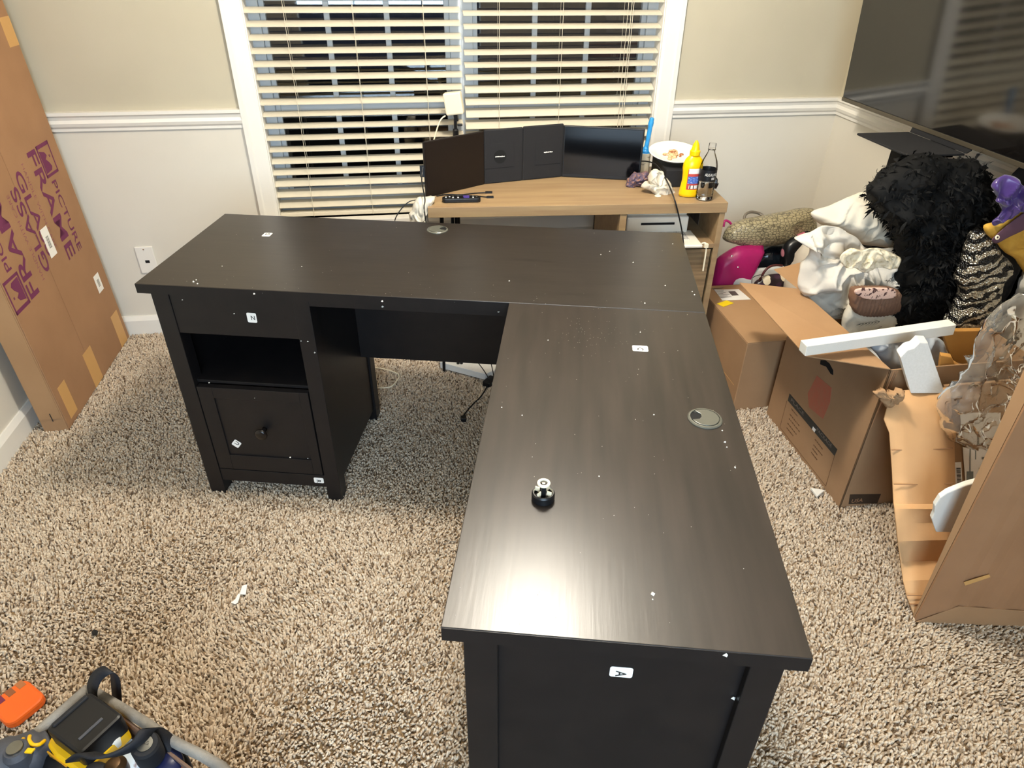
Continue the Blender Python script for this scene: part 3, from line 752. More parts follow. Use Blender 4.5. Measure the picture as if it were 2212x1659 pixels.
for i, (x, y, z) in enumerate(txt.v):
    a = math.radians(285) + (x-.006)/.0322; txt.v[i] = (p[0]+.0322*math.cos(a), p[1]+.0322*math.sin(a), p[2]+.079+y)
part('lettering', txt, M_paper, t, label='white lettering')
# ---- remote, napkins, cloths, cables
t = thing('remote_control', 'black remote control on the front edge of the oak table', 'remote', tw(.12, .06, .75), TH)
Rm = TM @ Matrix.Translation((.12, .062, .7505)) @ Matrix.Rotation(.02, 4, 'Z')
part('body', MB().prism(rrect(.138, .036, .014), 0, .016, Rm), M_black, t, bevel=.004)
part('dpad', MB().prism(rrect(.022, .022, .004), .0155, .018, Rm @ Matrix.Translation((.018, 0, 0))), mat('purple_key', '#4a3a86', .4), t, label='purple direction pad')
for i, (x, y) in enumerate(((-.055, 0), (-.03, .009), (-.03, -.006), (-.012, .008), (-.012, -.008), (.042, .008), (.042, -.008), (.055, .0), (-.042, .004))):
    part('button', MB().lathe([(.003, .0155), (.003, .0175)], 10, Rm @ Matrix.Translation((x, y, 0))), M_paper if i % 2 == 0 else M_grom, t)
pn = puff([(1404,400),(1402,375),(1412,366),(1428,368),(1438,382),(1452,396),(1456,415),(1448,424),(1430,427),(1412,418),(1402,412),(1385,402),(1390,396)], -.54, .035, .014, 30, seed=3, ridge=.5)
solid('crumpled_napkin', pn, M_sheet2, 'crumpled white paper napkin between the monitor and the mustard bottle', 'napkin', smooth=True)
pn = puff([(1352,402),(1358,385),(1370,372),(1386,374),(1398,372),(1402,385),(1392,398),(1372,404)], -.46, .022, .012, 40, seed=5, ridge=.5)
solid('printed_scarf', pn, mat('scarf_print', '#55485a', .7, '#8a6556', 110, lo=.5, hi=.6), 'small crumpled purple and rust scarf at the foot of the right screen', 'scarf', smooth=True)
solid('cream_disc', MB().lathe([(.012, 0), (.0125, .002), (.011, .003)], 24, Matrix.Translation(hz(1421, 424, .7505))), M_cream, 'small round cream lid beside the napkin', 'lid', smooth=False)
pn = puff([(1530,410),(1533,388),(1540,378),(1549,385),(1551,402),(1541,409)], -.50, .02, .008, 40, seed=6)
solid('printed_cloth', pn, M_bwc, 'black and white printed cloth behind the water bottle', 'cloth', smooth=True)
pn = puff([(884,478),(888,450),(900,432),(915,424),(930,424),(942,428),(934,440),(926,452),(924,478),(915,520),(890,520)], -.57, .035, .012, 22, seed=8, ridge=.6)
solid('white_bag', pn, mat('thin_white_plastic', '#e9e3d4', .4, trans=.25), 'thin white plastic bag hanging off the left end of the oak table', 'bag', smooth=True)
solid('charging_cable', merge(MB().tube([tw(.03, .12, .753), tw(.07, .135, .753), tw(.12, .13, .753), tw(.17, .145, .753), tw(.215, .15, .753)], .0022, 8), MB().box(-.012, .014, -.004, .004, 0, .006, TM @ Matrix.Translation((.222, .151, .7505)))), M_black, 'black cable ending behind the remote on the oak table', 'cable')
solid('charging_cable', merge(MB().tube([tw(.05, .135, .753), tw(.10, .122, .753), tw(.16, .115, .753), tw(.215, .098, .753)], .0022, 8), MB().box(-.012, .014, -.004, .004, 0, .006, TM @ Matrix.Translation((.224, .097, .7505)))), M_black, 'black cable ending in front of the monitor, nearer the remote', 'cable')
solid('monitor_cable', merge(MB().tube([hy(1381, 348, -.37), hy(1400, 349, -.40), hy(1418, 357, -.45), hy(1437, 384, -.56), hy(1455, 425, -.685), hy(1466, 465, -.70), hy(1474, 505, -.705), hy(1478, 545, -.71)], .0027, 8)), M_black, 'black cable running from the right screen over the table edge', 'cable', smooth=True)
solid('power_cable', merge(MB().tube([hy(914, 360, -.52), hy(911, 390, -.55), hy(918, 430, -.63), hy(916, 450, -.66), hy(922, 490, -.67), hy(930, 540, -.66)], .0022, 8), MB().box(-.008, .008, -.003, .003, -.02, .02, Matrix.Translation(hy(912, 370, -.52)))), M_black, 'black cable dropping from the left screen past the white bag', 'cable')
solid('thin_cable', MB().tube([hy(905, 432, -.55), hy(885, 435, -.56), hy(868, 450, -.57), hy(855, 470, -.58), hy(850, 490, -.58)], .002, 8), M_black, 'thin black cable arching left from the white bag', 'cable', smooth=True)

# ------------------------------------------------------------------ things on the floor below the desk
def fz(u, v, z=.008): return hz(u, v, z)
solid('foam_board', MB().slab([fz(951, 795, .012), fz(1048, 821, .012), fz(1100, 800, .012), fz(1120, 770, .012), fz(975, 770, .012)], (0, 0, .03)), M_foam, 'white board lying on the carpet behind the desk', 'board', bevel=.002)
solid('white_cable', MB().tube([fz(800, 795), fz(818, 795), fz(840, 800), fz(862, 810), fz(855, 825), fz(842, 836), fz(815, 838)], .0028, 8), M_cream, 'white cable looping on the carpet beside the drawer unit leg', 'cable', smooth=True)
ad = fz(1058, 822, .02)
t = thing('power_adapter', 'black power adapter with cables on the carpet under the desk', 'adapter', (ad.x, ad.y, 0))
part('case', MB().box(-.03, .03, -.018, .018, 0, .022, Matrix.Translation((ad.x, ad.y, .004)) @ Matrix.Rotation(.9, 4, 'Z')), M_black, t, bevel=.003)
part('case_label', MB().box(-.012, .018, -.0186, -.0176, .004, .018, Matrix.Translation((ad.x, ad.y, .004)) @ Matrix.Rotation(.9, 4, 'Z')), M_paper, t, label='white label')
part('cord', MB().tube([(ad.x, ad.y, .012), fz(1040, 855), fz(1020, 875), fz(1003, 895), fz(998, 905)], .003, 8), M_black, t, smooth=True)
part('plug', MB().box(-.010, .010, -.012, .012, .002, .018, Matrix.Translation(fz(1001, 909, .0))), M_black, t, bevel=.002)
part('cord', MB().tube([(ad.x, ad.y, .02), fz(1045, 800, .06), fz(1030, 780, .12)], .002, 8), M_black, t, smooth=True)
part('cord', MB().tube([(ad.x+.02, ad.y, .02), fz(1064, 800, .05), fz(1060, 780, .12)], .002, 8), M_black, t, smooth=True)
# scraps on the carpet
s = [(510,1302),(499,1297),(513,1286),(518,1277),(526,1264),(536,1264),(533,1284),(524,1285),(514,1300)]
solid('paper_scrap', MB().slab([fz(u, v, .011) for u, v in [(499,1302),(508,1296),(515,1283),(520,1284),(514,1302),(508,1306)]], (0,0,.0015)).slab([fz(u, v, .013) for u, v in [(518,1284),(523,1266),(534,1263),(531,1285)]], (0,0,.0015)), M_paper, 'twisted strip of white paper on the open carpet', 'paper scrap')
solid('foam_scrap', MB().slab([fz(u, v, .010) for u, v in [(1750,1057),(1780,1062),(1764,1076)]], (0,0,.008)), M_foam2, 'white triangular foam scrap beside the tall moving box', 'foam scrap', bevel=.001)
solid('black_fluff', MB().slab([fz(u, v, .010) for u, v in [(198,1366),(204,1360),(213,1364),(210,1372),(200,1374)]], (0,0,.003)), M_black, 'tiny black scrap on the carpet at the lower left', 'scrap', bevel=.001)
solid('plastic_twist', MB().tube([fz(962, 1163), fz(975, 1170), fz(985, 1168)], .002, 6), M_wrap, 'clear plastic twist on the carpet beside the desk return', 'scrap')
for u, v in ((1066,640),(432,1572)): pass

# ------------------------------------------------------------------ long carton leaning at the left wall
KL = .03
def lc(s, tt, d=0):                      # face coordinates: s along y, tt height, d inward (away from the room)
    n = Vector((1, 0, KL)).normalized(); return Vector((-1.447-KL*tt, s, tt)) - n*d
t = thing('picture_frame_carton', 'tall brown picture frame carton leaning against the left wall', 'carton', (-1.49, -.39, 0))
LT, TKN = 1.62, .088
def lbox(s0, s1, t0, t1, d0, d1):
    return MB().add([lc(s0,t0,d0), lc(s1,t0,d0), lc(s1,t0,d1), lc(s0,t0,d1), lc(s0,t1,d0), lc(s1,t1,d0), lc(s1,t1,d1), lc(s0,t1,d1)],
                    [(0,3,2,1),(4,5,6,7),(0,1,5,4),(1,2,6,5),(2,3,7,6),(3,0,4,7)])
part('flap', lbox(-.740, -.440, .010, LT, 0, .004), M_cardd, t, bevel=.001)
part('flap', lbox(-.4375, -.042, .010, LT, 0, .004), M_cardd, t, bevel=.001)
part('carton_body', lbox(-.742, -.040, 0, LT, .0045, TKN), M_card, t, bevel=.0025)
part('fold_strip', lbox(-.744, -.7425, .06, LT-.02, .008, TKN-.004), M_cardl, t)
for (s0, s1, t0, t1) in ((-.706, -.645, .030, .165), (-.465, -.385, .010, .162), (-.142, -.068, .010, .160), (-.114, -.042, 1.208, 1.30)):
    part('tape_piece', lbox(s0, s1, t0, t1, -.0006, 0), M_tape, t, label='light brown tape')
for (s0, s1, t0, t1) in ((-.400, -.347, .540, .648), (-.157, -.105, .280, .355)):
    q = part('shipping_label', lbox(s0, s1, t0, t1, -.0010, -.0002), M_paper, t, bevel=.0003, label='white label')
    mb = MB()
    for i in range(14):
        z = t0+.3*(t1-t0)+i*(t1-t0)*.03; mb.add(lbox(s0+.016, s1-.016, z, z+(t1-t0)*(.012 if i % 3 else .02), -.0013, -.0009).v, lbox(0,1,0,1,0,1).f)
    part('barcode', mb, M_grom, q)
nX = Vector((1, 0, KL)).normalized(); dn = Vector((KL, 0, -1)).normalized(); yv = Vector((0, 1, 0))
def carton_text(st, s0, h, t0, t1, flip, bold=0):
    # flip False: reads downwards with letter tops towards +y; True: rotated half a turn about the print centre
    if not flip: M = frame(lc(s0, t0), dn, yv)
    else: M = frame(lc(-.843-s0, 1.371-t0), -dn, -yv)
    return text_mesh(st, t0-t1, h, M, .0007, bold)
def icon(flip):
    mb = MB()
    def bx(a0, a1, b0, b1):
        if flip: a0, a1, b0, b1 = -.843-a1, -.843-a0, 1.371-b1, 1.371-b0
        mb.add(lbox(a0, a1, b0, b1, -.0008, -.0002).v, lbox(0,1,0,1,0,1).f)
    bx(-.208, -.200, .780, .893); bx(-.112, -.106, .780, .893); bx(-.208, -.106, .880, .893); bx(-.208, -.106, .777, .787)
    bx(-.135, -.128, .838, .846)
    pts = [(-.196, .872), (-.160, .862), (-.150, .848), (-.168, .838), (-.150, .822), (-.140, .806), (-.150, .795), (-.196, .792)]
    if flip: pts = [(-.843-a, 1.371-b) for a, b in pts]
    mb.slab([lc(a, b, -.0002) for a, b in pts], nX*.0006)
    return mb
for fl_ in (False, True):
    part('printed_word', carton_text('FRAME', -.284, .066, .890, .484, fl_, .014), M_purp, t)
    part('printed_word', carton_text('PICTURE', -.190, .036, .760, .482, fl_, .004), M_purp, t)
    part('printed_word', carton_text('GLASS', -.414, .052, .856, .552, fl_, .01), M_purp, t)
    part('printed_word', carton_text('HANDLE WITH CARE', -.348, .017, .868, .560, fl_, -.01), mat('thin_purple_ink', '#8a5058', .8), t)
    part('printed_icon', icon(fl_), M_purp, t)
part('staple', lbox(-.7452, -.7445, .05, .085, .04, .043), M_ink, t)

# ------------------------------------------------------------------ closed box beside the oak table
t = thing('shipping_box', 'closed brown shipping box with a white label and a yellow sticker', 'box', (1.15, -.70, 0))
X0, X1, Y0, Y1, Z1 = 1.055, 1.36, -.942, -.455, .303
part('carton_body', MB().box(X0, X1, Y0, Y1, 0, Z1), M_card, t, bevel=.003)
part('lid_flap', MB().box(X0+.001, X1-.001, Y0+.001, Y1, Z1, Z1+.003), M_cardl, t, bevel=.001)
q = part('shipping_label', MB().slab([hz(u, v, Z1+.004) for u, v in [(1543,626),(1560,649),(1622,647),(1596,625)]], (0,0,.0006)), M_paper, t, label='white address label')
lm = MB(); F = frame(hz(1556, 645, Z1+.005), (1,0,0), (0,1,0))
for i in range(9): lm.box(.004, random.uniform(.03, .06), .008+i*.011, .011+i*.011, 0, .0003, F)
lm.box(.06, .09, .02, .06, 0, .0003, F)
part('label_print', lm, M_grom, q)
part('yellow_sticker', MB().slab([hz(u, v, Z1+.004) for u, v in [(1548,656),(1563,663),(1585,655),(1570,649)]], (0,0,.0006)), M_yel, t, label='bright yellow sticker')
part('tape_piece', MB().box(X0-.0008, X0, Y0+.03, Y1-.05, .10, .102), M_tape, t)

# ------------------------------------------------------------------ open moving box
t = thing('moving_box', 'tall open moving box with a dark stripe and red diamond print', 'box', (1.4, -1.25, 0))
X0, X1, Y0, Y1, Z1 = 1.176, 1.640, -1.513, -.985, .535; TT = .005
part('left_wall', MB().box(X0, X0+TT, Y0, Y1, 0, Z1), M_card, t, bevel=.0015)
part('front_wall', MB().box(X0, X1, Y0, Y0+TT, 0, Z1), M_card, t, bevel=.0015)
part('back_wall', MB().box(X0+TT, X1, Y1-TT, Y1, 0, Z1), M_cardl, t)
part('right_wall', MB().box(X1-TT, X1, Y0+TT, Y1-TT, 0, Z1), M_cardl, t)
part('bottom', MB().box(X0+TT, X1-TT, Y0+TT, Y1-TT, .001, TT), M_cardl, t)
a, b, c_, d_ = Vector((X0, Y0, Z1)), Vector((X0, Y1, Z1)), hz(1597, 612, .545), hz(1741, 771, .530)
part('side_flap', MB().slab([a, b, c_, d_], (0, 0, .004)), M_cardl, t, bevel=.001, label='left flap folded out flat')
part('back_flap', MB().slab([Vector((X0+.0, Y1, Z1)), Vector((X1, Y1, Z1)), hy(1760, 560, -.88), hy(1672, 583, -.80)], (0, .004, 0)), M_cardl, t)
Fl = frame((X0-.0002, Y0, 0), (0, 1, 0), (0, 0, 1)); Fl = frame((X0, Y0, 0), (0, 1, 0), (0, 0, 1))
def side_slab(pts, nm, m, off=.0006, **k):     # points (distance from front corner along y, z) on the left wall
    return part(nm, MB().slab([Vector((X0-.0002, Y0+a, z)) for a, z in pts], (-off, 0, 0)), m, t, **k)
def lp(u, v): q = hx(u, v, X0); return (q.y-Y0, q.z)
st = [lp(1706,850), lp(1702,865), lp(1803,985), lp(1809,971)]
stripe = side_slab(st, 'printed_stripe', mat('stripe_ink', '#38352f', .7), label='dark printed stripe')
def side_text(s, u0, v0, u1, v1, h, m, par, depth=.0012):
    a = hx(u0, v0, X0); b = hx(u1, v1, X0); dv = b-a; w = dv.length
    upv = Vector((0, dv.z, -dv.y)).normalized()
    if upv.z < 0: upv = -upv
    xd = dv.normalized()
    nrm = xd.cross(upv)
    if nrm.x > 0: xd = -xd; a = b
    return part('lettering', text_mesh(s, w, h, frame(a, xd, upv), depth), m, par)
M_ghost = mat('worn_white_print', '#7d756c', .8)
side_text('PLACE', 1709, 866, 1736, 898, .013, M_ghost, stripe)
side_text('PACKAGE', 1764, 930, 1796, 968, .013, M_ghost, stripe)
part('printed_mark', MB().slab([Vector((X0-.0012, Y0+lp(u, v)[0], lp(u, v)[1])) for u, v in [(1757,921),(1763,928),(1760,934),(1755,927)]], (-.0003, 0, 0)), M_paper, stripe)
dm = [lp(1765,811), lp(1745,850), lp(1748,880), lp(1778,905), lp(1793,870), lp(1797,838), lp(1778,822)]
side_slab(dm, 'diamond_print', M_inkr, .0005, label='faded red diamond print')
for (l0, l1) in ((lp(1700,866), lp(1685,923)), (lp(1685,923), lp(1784,1050)), (lp(1803,985), lp(1784,1050))):
    a = Vector((X0-.0006, Y0+l0[0], l0[1])); b = Vector((X0-.0006, Y0+l1[0], l1[1])); part('printed_rule', MB().tube([a, b], .0009, 4, 0), M_inkf, t)
for (u0, v0, u1, v1) in ((1709,884,1722,900),(1706,896,1727,922),(1704,905,1727,934),(1701,915,1722,942),(1699,925,1714,944),(1760,950,1777,972),(1757,962,1776,985),(1755,970,1766,985),(1752,978,1766,996)):
    a_ = hx(u0, v0, X0-.0004); b_ = hx(u1, v1, X0-.0004); w_ = MB(); k_ = 0
    while k_ < .95:
        k2 = min(1, k_+random.uniform(.07, .2)); p_ = a_.lerp(b_, k_); q_ = a_.lerp(b_, k2)
        w_.slab([p_, q_, q_+Vector((0, 0, .0045)), p_+Vector((0, 0, .0045))], (-.0003, 0, 0)); k_ = k2+.05
    part('printed_line', w_, M_inkf, t)
side_slab([lp(1773,778), lp(1772,787), lp(1785,792), lp(1795,808), lp(1800,810), lp(1800,800), lp(1792,785), lp(1783,778)], 'hand_hole', M_dark, label='dark hand hole')
f0 = Vector((0, -1, 0))
def fr(u, v): q = hy(u, v, Y0-.0004); return q
mb = MB()
part('usa_stamp', MB().slab([fr(1836,1068), fr(1833,1089), fr(1895,1087), fr(1903,1067)], (0, -.0004, 0)), mat('stamp_ink', '#3f2f20', .8), t, label='dark USA stamp')
M = frame(fr(1838, 1086)+Vector((0, -.0006, 0)), (1,0,0), (0,0,1)); part('lettering', text_mesh('USA', .040, .016, M, .0004, .01), M_cardd, t)
for i in range(3): part('crease', MB().tube([Vector((X0+.012+.006*i, Y0-.001, Z1-.005)), Vector((X0+.006+.004*i, Y0-.001, .33+.03*i))], .0015, 5, 0), M_cardd, t)

# foam pieces
F = Matrix.Translation((.948, -1.425, .556)) @ Matrix.Rotation(.012, 4, 'Z') @ Matrix.Rotation(-.075, 4, 'Y')
solid('foam_bar', MB().box(0, .46, -.018, .018, 0, .034, F), M_foam2, 'long white foam bar lying across the open moving box', 'foam bar', bevel=.002)
pts = [(1945,772),(1960,757),(1975,752),(1987,740),(2005,741),(2041,850),(1968,850)]
solid('foam_slab', MB().slab([hy(u, v, -1.545-(v-740)*.0003) for u, v in pts], (0, .025, .01)), M_foam, 'white foam slab with a broken corner standing in front of the moving box', 'foam slab', bevel=.002)

# ------------------------------------------------------------------ torn carton in the right foreground
t = thing('torn_carton', 'large torn brown carton standing open at the right edge', 'carton', (1.4, -1.8, 0))
fx = Vector((1.142, -1.953, 0)); fdir = Vector((1, -.19, 0)).normalized(); fin = Vector((.19, 1, 0)).normalized()
def fp(a, z, d=0): return fx + fdir*a + fin*d + Vector((0, 0, z))
mb = MB(); nn = 24                                # corrugated-looking front with shallow vertical creases
for i in range(nn+1):
    a = .55*i/nn; off = -.004 if i in (3, 5, 8, 9, 12) else 0
    for z in (0, .92): mb.v.append(tuple(fp(a, z, off*.8)))
for i in range(nn): mb.f.append((2*i, 2*i+2, 2*i+3, 2*i+1))
o = part('front_wall', mb, M_cardd, t); sm = o.modifiers.new('solid', 'SOLIDIFY'); sm.thickness = .006; sm.offset = -1
part('bottom_fold', MB().slab([fp(0, .004, -.002), fp(.55, .004, -.002), fp(.55, .055, -.002), fp(.09, .075, -.002)], fin*-.003), M_card, t, bevel=.001)
part('edge_flap', MB().slab([fp(0, 0, .008), fp(0, .92, .008), fp(-.010, .92, .045), fp(-.001, 0, .012)], fdir*.004), M_cardl, t, label='lighter brown edge flap')
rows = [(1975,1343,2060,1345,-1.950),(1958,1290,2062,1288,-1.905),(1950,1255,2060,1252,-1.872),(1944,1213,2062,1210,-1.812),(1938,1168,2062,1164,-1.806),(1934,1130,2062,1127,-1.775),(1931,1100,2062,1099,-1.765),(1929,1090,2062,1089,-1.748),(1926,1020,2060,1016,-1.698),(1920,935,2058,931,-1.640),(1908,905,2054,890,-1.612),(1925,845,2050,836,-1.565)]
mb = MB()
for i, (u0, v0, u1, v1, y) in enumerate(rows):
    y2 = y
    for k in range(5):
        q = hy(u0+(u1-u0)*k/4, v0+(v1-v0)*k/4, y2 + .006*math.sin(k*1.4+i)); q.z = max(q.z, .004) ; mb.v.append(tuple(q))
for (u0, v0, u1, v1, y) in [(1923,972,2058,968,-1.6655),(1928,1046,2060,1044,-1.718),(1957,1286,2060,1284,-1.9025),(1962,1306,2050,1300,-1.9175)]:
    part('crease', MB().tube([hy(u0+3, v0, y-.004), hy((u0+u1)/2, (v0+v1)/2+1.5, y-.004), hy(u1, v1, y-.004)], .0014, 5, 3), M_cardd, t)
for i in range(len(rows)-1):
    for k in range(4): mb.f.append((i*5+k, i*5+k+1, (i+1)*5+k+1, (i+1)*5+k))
o = part('bent_flap', mb, mat('lit_cardboard', '#d3a676', .85, '#c99c6c', 5, bump=.15, bscale=120), t, auto=True, label='creased light brown flap'); sm = o.modifiers.new('solid', 'SOLIDIFY'); sm.thickness = .005; sm.offset = 1  # flap card made lighter: the light falling on it is in the colour
pn = puff([(1884,847),(1905,842),(1925,848),(1950,838),(1955,852),(1935,872),(1915,880),(1905,866)], -1.60, .012, .010, 45, n=48, rings=8, seed=2, ridge=.8)
part('torn_corner', pn, M_cardl, t, smooth=True)
IWA, IWB, IWC = Vector((1.335, -1.55, .49)), Vector((1.63, -1.55, .49)), Vector((1.335, -1.76, .008))
part('inner_wall', MB().slab([IWA, IWB, IWC+Vector((.295, 0, 0)), IWC], (.0, .006, .003)), M_card, t)
part('torn_flap', MB().slab([hy(u, v, -1.42) for u, v in [(2036,716),(2148,714),(2140,745),(2125,770),(2100,792),(2080,787),(2062,782),(2050,760),(2043,738)]], (.004, .02, 0)), M_cardo, t, bevel=.002, label='torn orange-brown flap')
part('torn_flap', MB().slab([hy(u, v, -1.50) for u, v in [(2033,768),(2056,772),(2062,785),(2085,800),(2088,822),(2070,845),(2050,858),(2030,838),(2028,810),(2030,790)]], (.004, .015, .004)), M_cardo, t, bevel=.002, label='torn orange-brown flap')
def iw(u, v):                                    # on the inner wall
    a, b, c2 = IWA, IWB, IWC; nr = (b-a).cross(c2-a).normalized()
    q = ray(u, v); s_ = (a-CAMP).dot(nr)/q.dot(nr); return CAMP+q*s_
off = Vector((0, -.003, 0))
q = part('shipping_label', MB().slab([iw(u, v)+off for u, v in [(2072,890),(2160,890),(2150,1044),(2084,1046)]], (0, -.0008, 0)), M_paper, t, label='large white shipping label')
lm = MB()
for (u0, v0, u1, v1) in ((2092,960,2094,1040),(2104,960,2106,990),(2118,985,2124,990),(2086,1016,2100,1036),(2112,1008,2118,1014),(2108,930,2112,960)):
    lm.slab([iw(u0, v0)+off*1.6, iw(u1, v0)+off*1.6, iw(u1, v1)+off*1.6, iw(u0, v1)+off*1.6], (0, -.0004, 0))
part('label_print', lm, M_grom, q)
q = part('barcode_label', MB().slab([iw(u, v)+off*1.3 for u, v in [(2046,998),(2074,996),(2078,1068),(2051,1070)]], (0, -.0008, 0)), M_paper, t, label='white barcode label')
lm = MB()
for i in range(20):
    v = 1008+i*2.6
    for (u0, u1) in ((2050, 2058), (2063, 2072)):
        lm.slab([iw(u0+i*.15, v)+off*2, iw(u1+i*.15, v)+off*2, iw(u1+i*.15, v+(.9 if i % 3 else 1.7))+off*2, iw(u0+i*.15, v+(.9 if i % 3 else 1.7))+off*2], (0, -.0004, 0))
part('barcode', lm, M_ink, q)
part('tape_piece', MB().slab([fp(.075, .16, -.0065), fp(.125, .195, -.0065), fp(.118, .205, -.0065), fp(.066, .172, -.0065)], fin*-.0006), M_tape, t, label='curled tape end')
pts = []
for u, v in [(2025,1152),(2018,1138),(2012,1122),(2016,1108),(2020,1092),(2033,1076),(2046,1066),(2062,1056),(2085,1049),(2110,1044),(2135,1042),(2150,1152)]:
    pts.append(hy(u+random.uniform(-3, 3), v+random.uniform(-2, 2), -1.87))
solid('foam_disc', MB().slab(pts, (.002, .014, .004)), M_foam2, 'rounded white foam piece with a ragged edge inside the torn carton', 'foam piece', bevel=.003)
# clear film
pn = puff([(2024,885),(2033,862),(2062,838),(2090,800),(2104,748),(2122,716),(2148,672),(2190,640),(2230,632),(2262,660),(2262,850),(2215,940),(2180,968),(2130,975),(2075,962),(2040,940)], -1.66, .045, .014, 13, n=120, rings=28, seed=11, ridge=1.0, k=.6)
solid('plastic_film', pn, M_wrap, 'crumpled clear plastic film hanging over the torn carton', 'plastic film', smooth=True)

# ------------------------------------------------------------------ television on a floor stand
TVX, TVZ, TVY, TVW, TVH = 1.585, 1.018, -.315, 1.45, .83
t = thing('television', 'large black flat television on a stand at the right wall', 'television', (TVX, TVY-TVW/2, TVZ))
TL = math.radians(3.2); TF = frame((TVX, TVY, TVZ), (0, -1, 0), (-math.sin(TL), 0, math.cos(TL)))   # x runs towards the camera, y up, z = into the room (-x)
def tvb(x0, x1, y0, y1, z0, z1): return MB().box(x0, x1, y0, y1, z0, z1, TF)
zd = TF.to_3x3() @ Vector((0,0,1)); sg = 1 if zd.x < 0 else -1
def tz(a, b): return (min(a*sg, b*sg), max(a*sg, b*sg))
part('housing', tvb(0, TVW, 0, TVH, *tz(-.030, 0)), M_black, t, bevel=.002)
part('display', tvb(.004, TVW-.004, .016, TVH-.004, *tz(-.002, .0012)), M_tv, t)
part('lower_bezel', tvb(0, TVW, 0, .014, *tz(-.004, .003)), mat('bronze_bezel', '#5a5244', .3, metal=.5), t, bevel=.001)
t = thing('television_stand', 'black television stand with a small shelf below the screen', 'stand', (1.55, -.90, 0))
part('shelf', MB().prism([(1.392, -.75), (1.392, -.995), (1.40, -1.02), (1.42, -1.033), (1.585, -1.033), (1.585, -.75)], .993, 1.0), M_blackm, t, bevel=.002)
part('back_plate', MB().prism([(-1.035, 1.0), (-1.05, 1.012), (-1.045, 1.05), (-.77, 1.05), (-.755, 1.0)], 1.585, 1.590, frame((0,0,0), (0,1,0), (0,0,1))), M_blackm, t, bevel=.001)
part('pole', MB().box(1.47, 1.56, -.90, -.84, .03, .993), M_blackm, t, bevel=.004)
part('mount', MB().box(1.59, 1.66, -1.15, -.65, 1.1, 1.5), M_blackm, t)
part('mount_arm', MB().box(1.53, 1.66, -.90, -.84, .95, .993), M_blackm, t)
part('mount_arm', MB().box(1.62, 1.66, -.90, -.84, .95, 1.2), M_blackm, t)
part('base', MB().box(1.42, 1.755, -.975, -.78, 0, .03), M_blackm, t, bevel=.004)

# ------------------------------------------------------------------ bags behind the boxes
def low(u, y, z=.01): q = hy(u, 600, y); 
def bag(name, uv, y, th, mtl, label, cat, **k):
    k.setdefault('wr', .008)
    return solid(name, puff(uv, y, th, **k), mtl, label, cat, smooth=True)
def gp(x, y, z): return Vector((x, y, z))
bag('leather_handbag', [(1537,612),(1545,580),(1553,556),(1592,531),(1650,529),(1632,560),(1612,584),gp(1.42,-.40,.16),gp(1.40,-.40,.02),gp(1.12,-.40,.02),gp(1.10,-.40,.12)], -.40, .05, M_magenta, 'magenta leather handbag beside the oak table', 'handbag', wr=.003, seed=1, k=.22, sharp=True)
hb = bpy.data.objects['leather_handbag']
for u, v in ((1581,553),(1594,577)):
    q = hy(u, v, -.4535); part('stud', MB().lathe([(.004, 0), (.0035, .003), (.001, .004)], 14, frame(q, (1,0,0), (0,.5,1))), M_metal, hb)
solid('pink_strap', MB().tube([hy(1563, 490, -.35), hy(1566, 477, -.34), hy(1576, 480, -.34), hy(1584, 492, -.34)], .005, 8), M_magenta, 'pink strap loop between the oak table and the reptile bag', 'strap', smooth=True)
bag('patent_handbag', [(1618,578),(1630,545),(1660,528),(1700,524),(1720,530),(1715,560),(1690,577),gp(1.50,-.32,.10),gp(1.46,-.32,.02),gp(1.30,-.32,.02),gp(1.28,-.32,.12)], -.32, .06, mat('navy_patent', '#171d24', .12, spec=.7), 'dark glossy handbag under the reptile bag', 'handbag', wr=.016, seed=4, ridge=.5)
bag('floral_handbag', [(1686,575),(1690,545),(1700,522),(1722,508),(1750,500),(1760,530),(1755,575),gp(1.56,-.42,.16),gp(1.56,-.42,.02),gp(1.40,-.42,.02),gp(1.39,-.42,.16)], -.42, .05, M_floral, 'black handbag printed with pink flowers beside the white bedding', 'handbag', wr=.008, seed=9)
solid('orange_strap', MB().tube([hy(1745, 540, -.50), hy(1728, 553, -.51), hy(1718, 570, -.52), hy(1712, 590, -.52)], .006, 8), mat('orange_leather', '#c0562a', .5), 'orange strap in front of the floral handbag', 'strap', smooth=True)
bag('reptile_handbag', [(1560,512),(1570,494),(1590,480),(1625,472),(1660,468),(1705,458),(1740,452),(1757,452),(1760,470),(1764,490),(1742,506),(1706,520),(1690,524),(1655,530),(1615,533),(1585,526),(1567,520)], -.36, .055, M_gator, 'olive-grey reptile leather handbag lying on the other bags', 'handbag', wr=.006, seed=12, n=110, k=.38)
hb = bpy.data.objects['reptile_handbag']
part('handle', MB().tube([hy(1607, 478, -.33), hy(1610, 464, -.32), hy(1622, 458, -.31), hy(1640, 461, -.31), hy(1652, 470, -.33)], .006, 10), mat('grey_leather', '#6f6558', .4), hb, smooth=True)
bag('grey_cloth', [(1562,622),(1575,600),(1592,586),(1620,581),(1660,577),(1700,575),(1712,590),(1700,612),gp(1.40,-.41,.25),gp(1.40,-.41,.02),gp(1.10,-.41,.02),gp(1.08,-.41,.20)], -.435, .02, mat('pale_grey_cloth', '#cfd0cc', .8), 'pale grey cloth bunched behind the closed shipping box', 'cloth', wr=.010, seed=14)
bag('patterned_bag', [(1628,614),(1642,602),(1660,594),(1685,592),(1705,600),(1722,618),(1724,630),(1690,622),(1650,618)], -.53, .03, M_camo, 'patterned canvas bag with cream patches beside the open box flap', 'bag', wr=.006, seed=15)
pb = bpy.data.objects['patterned_bag']
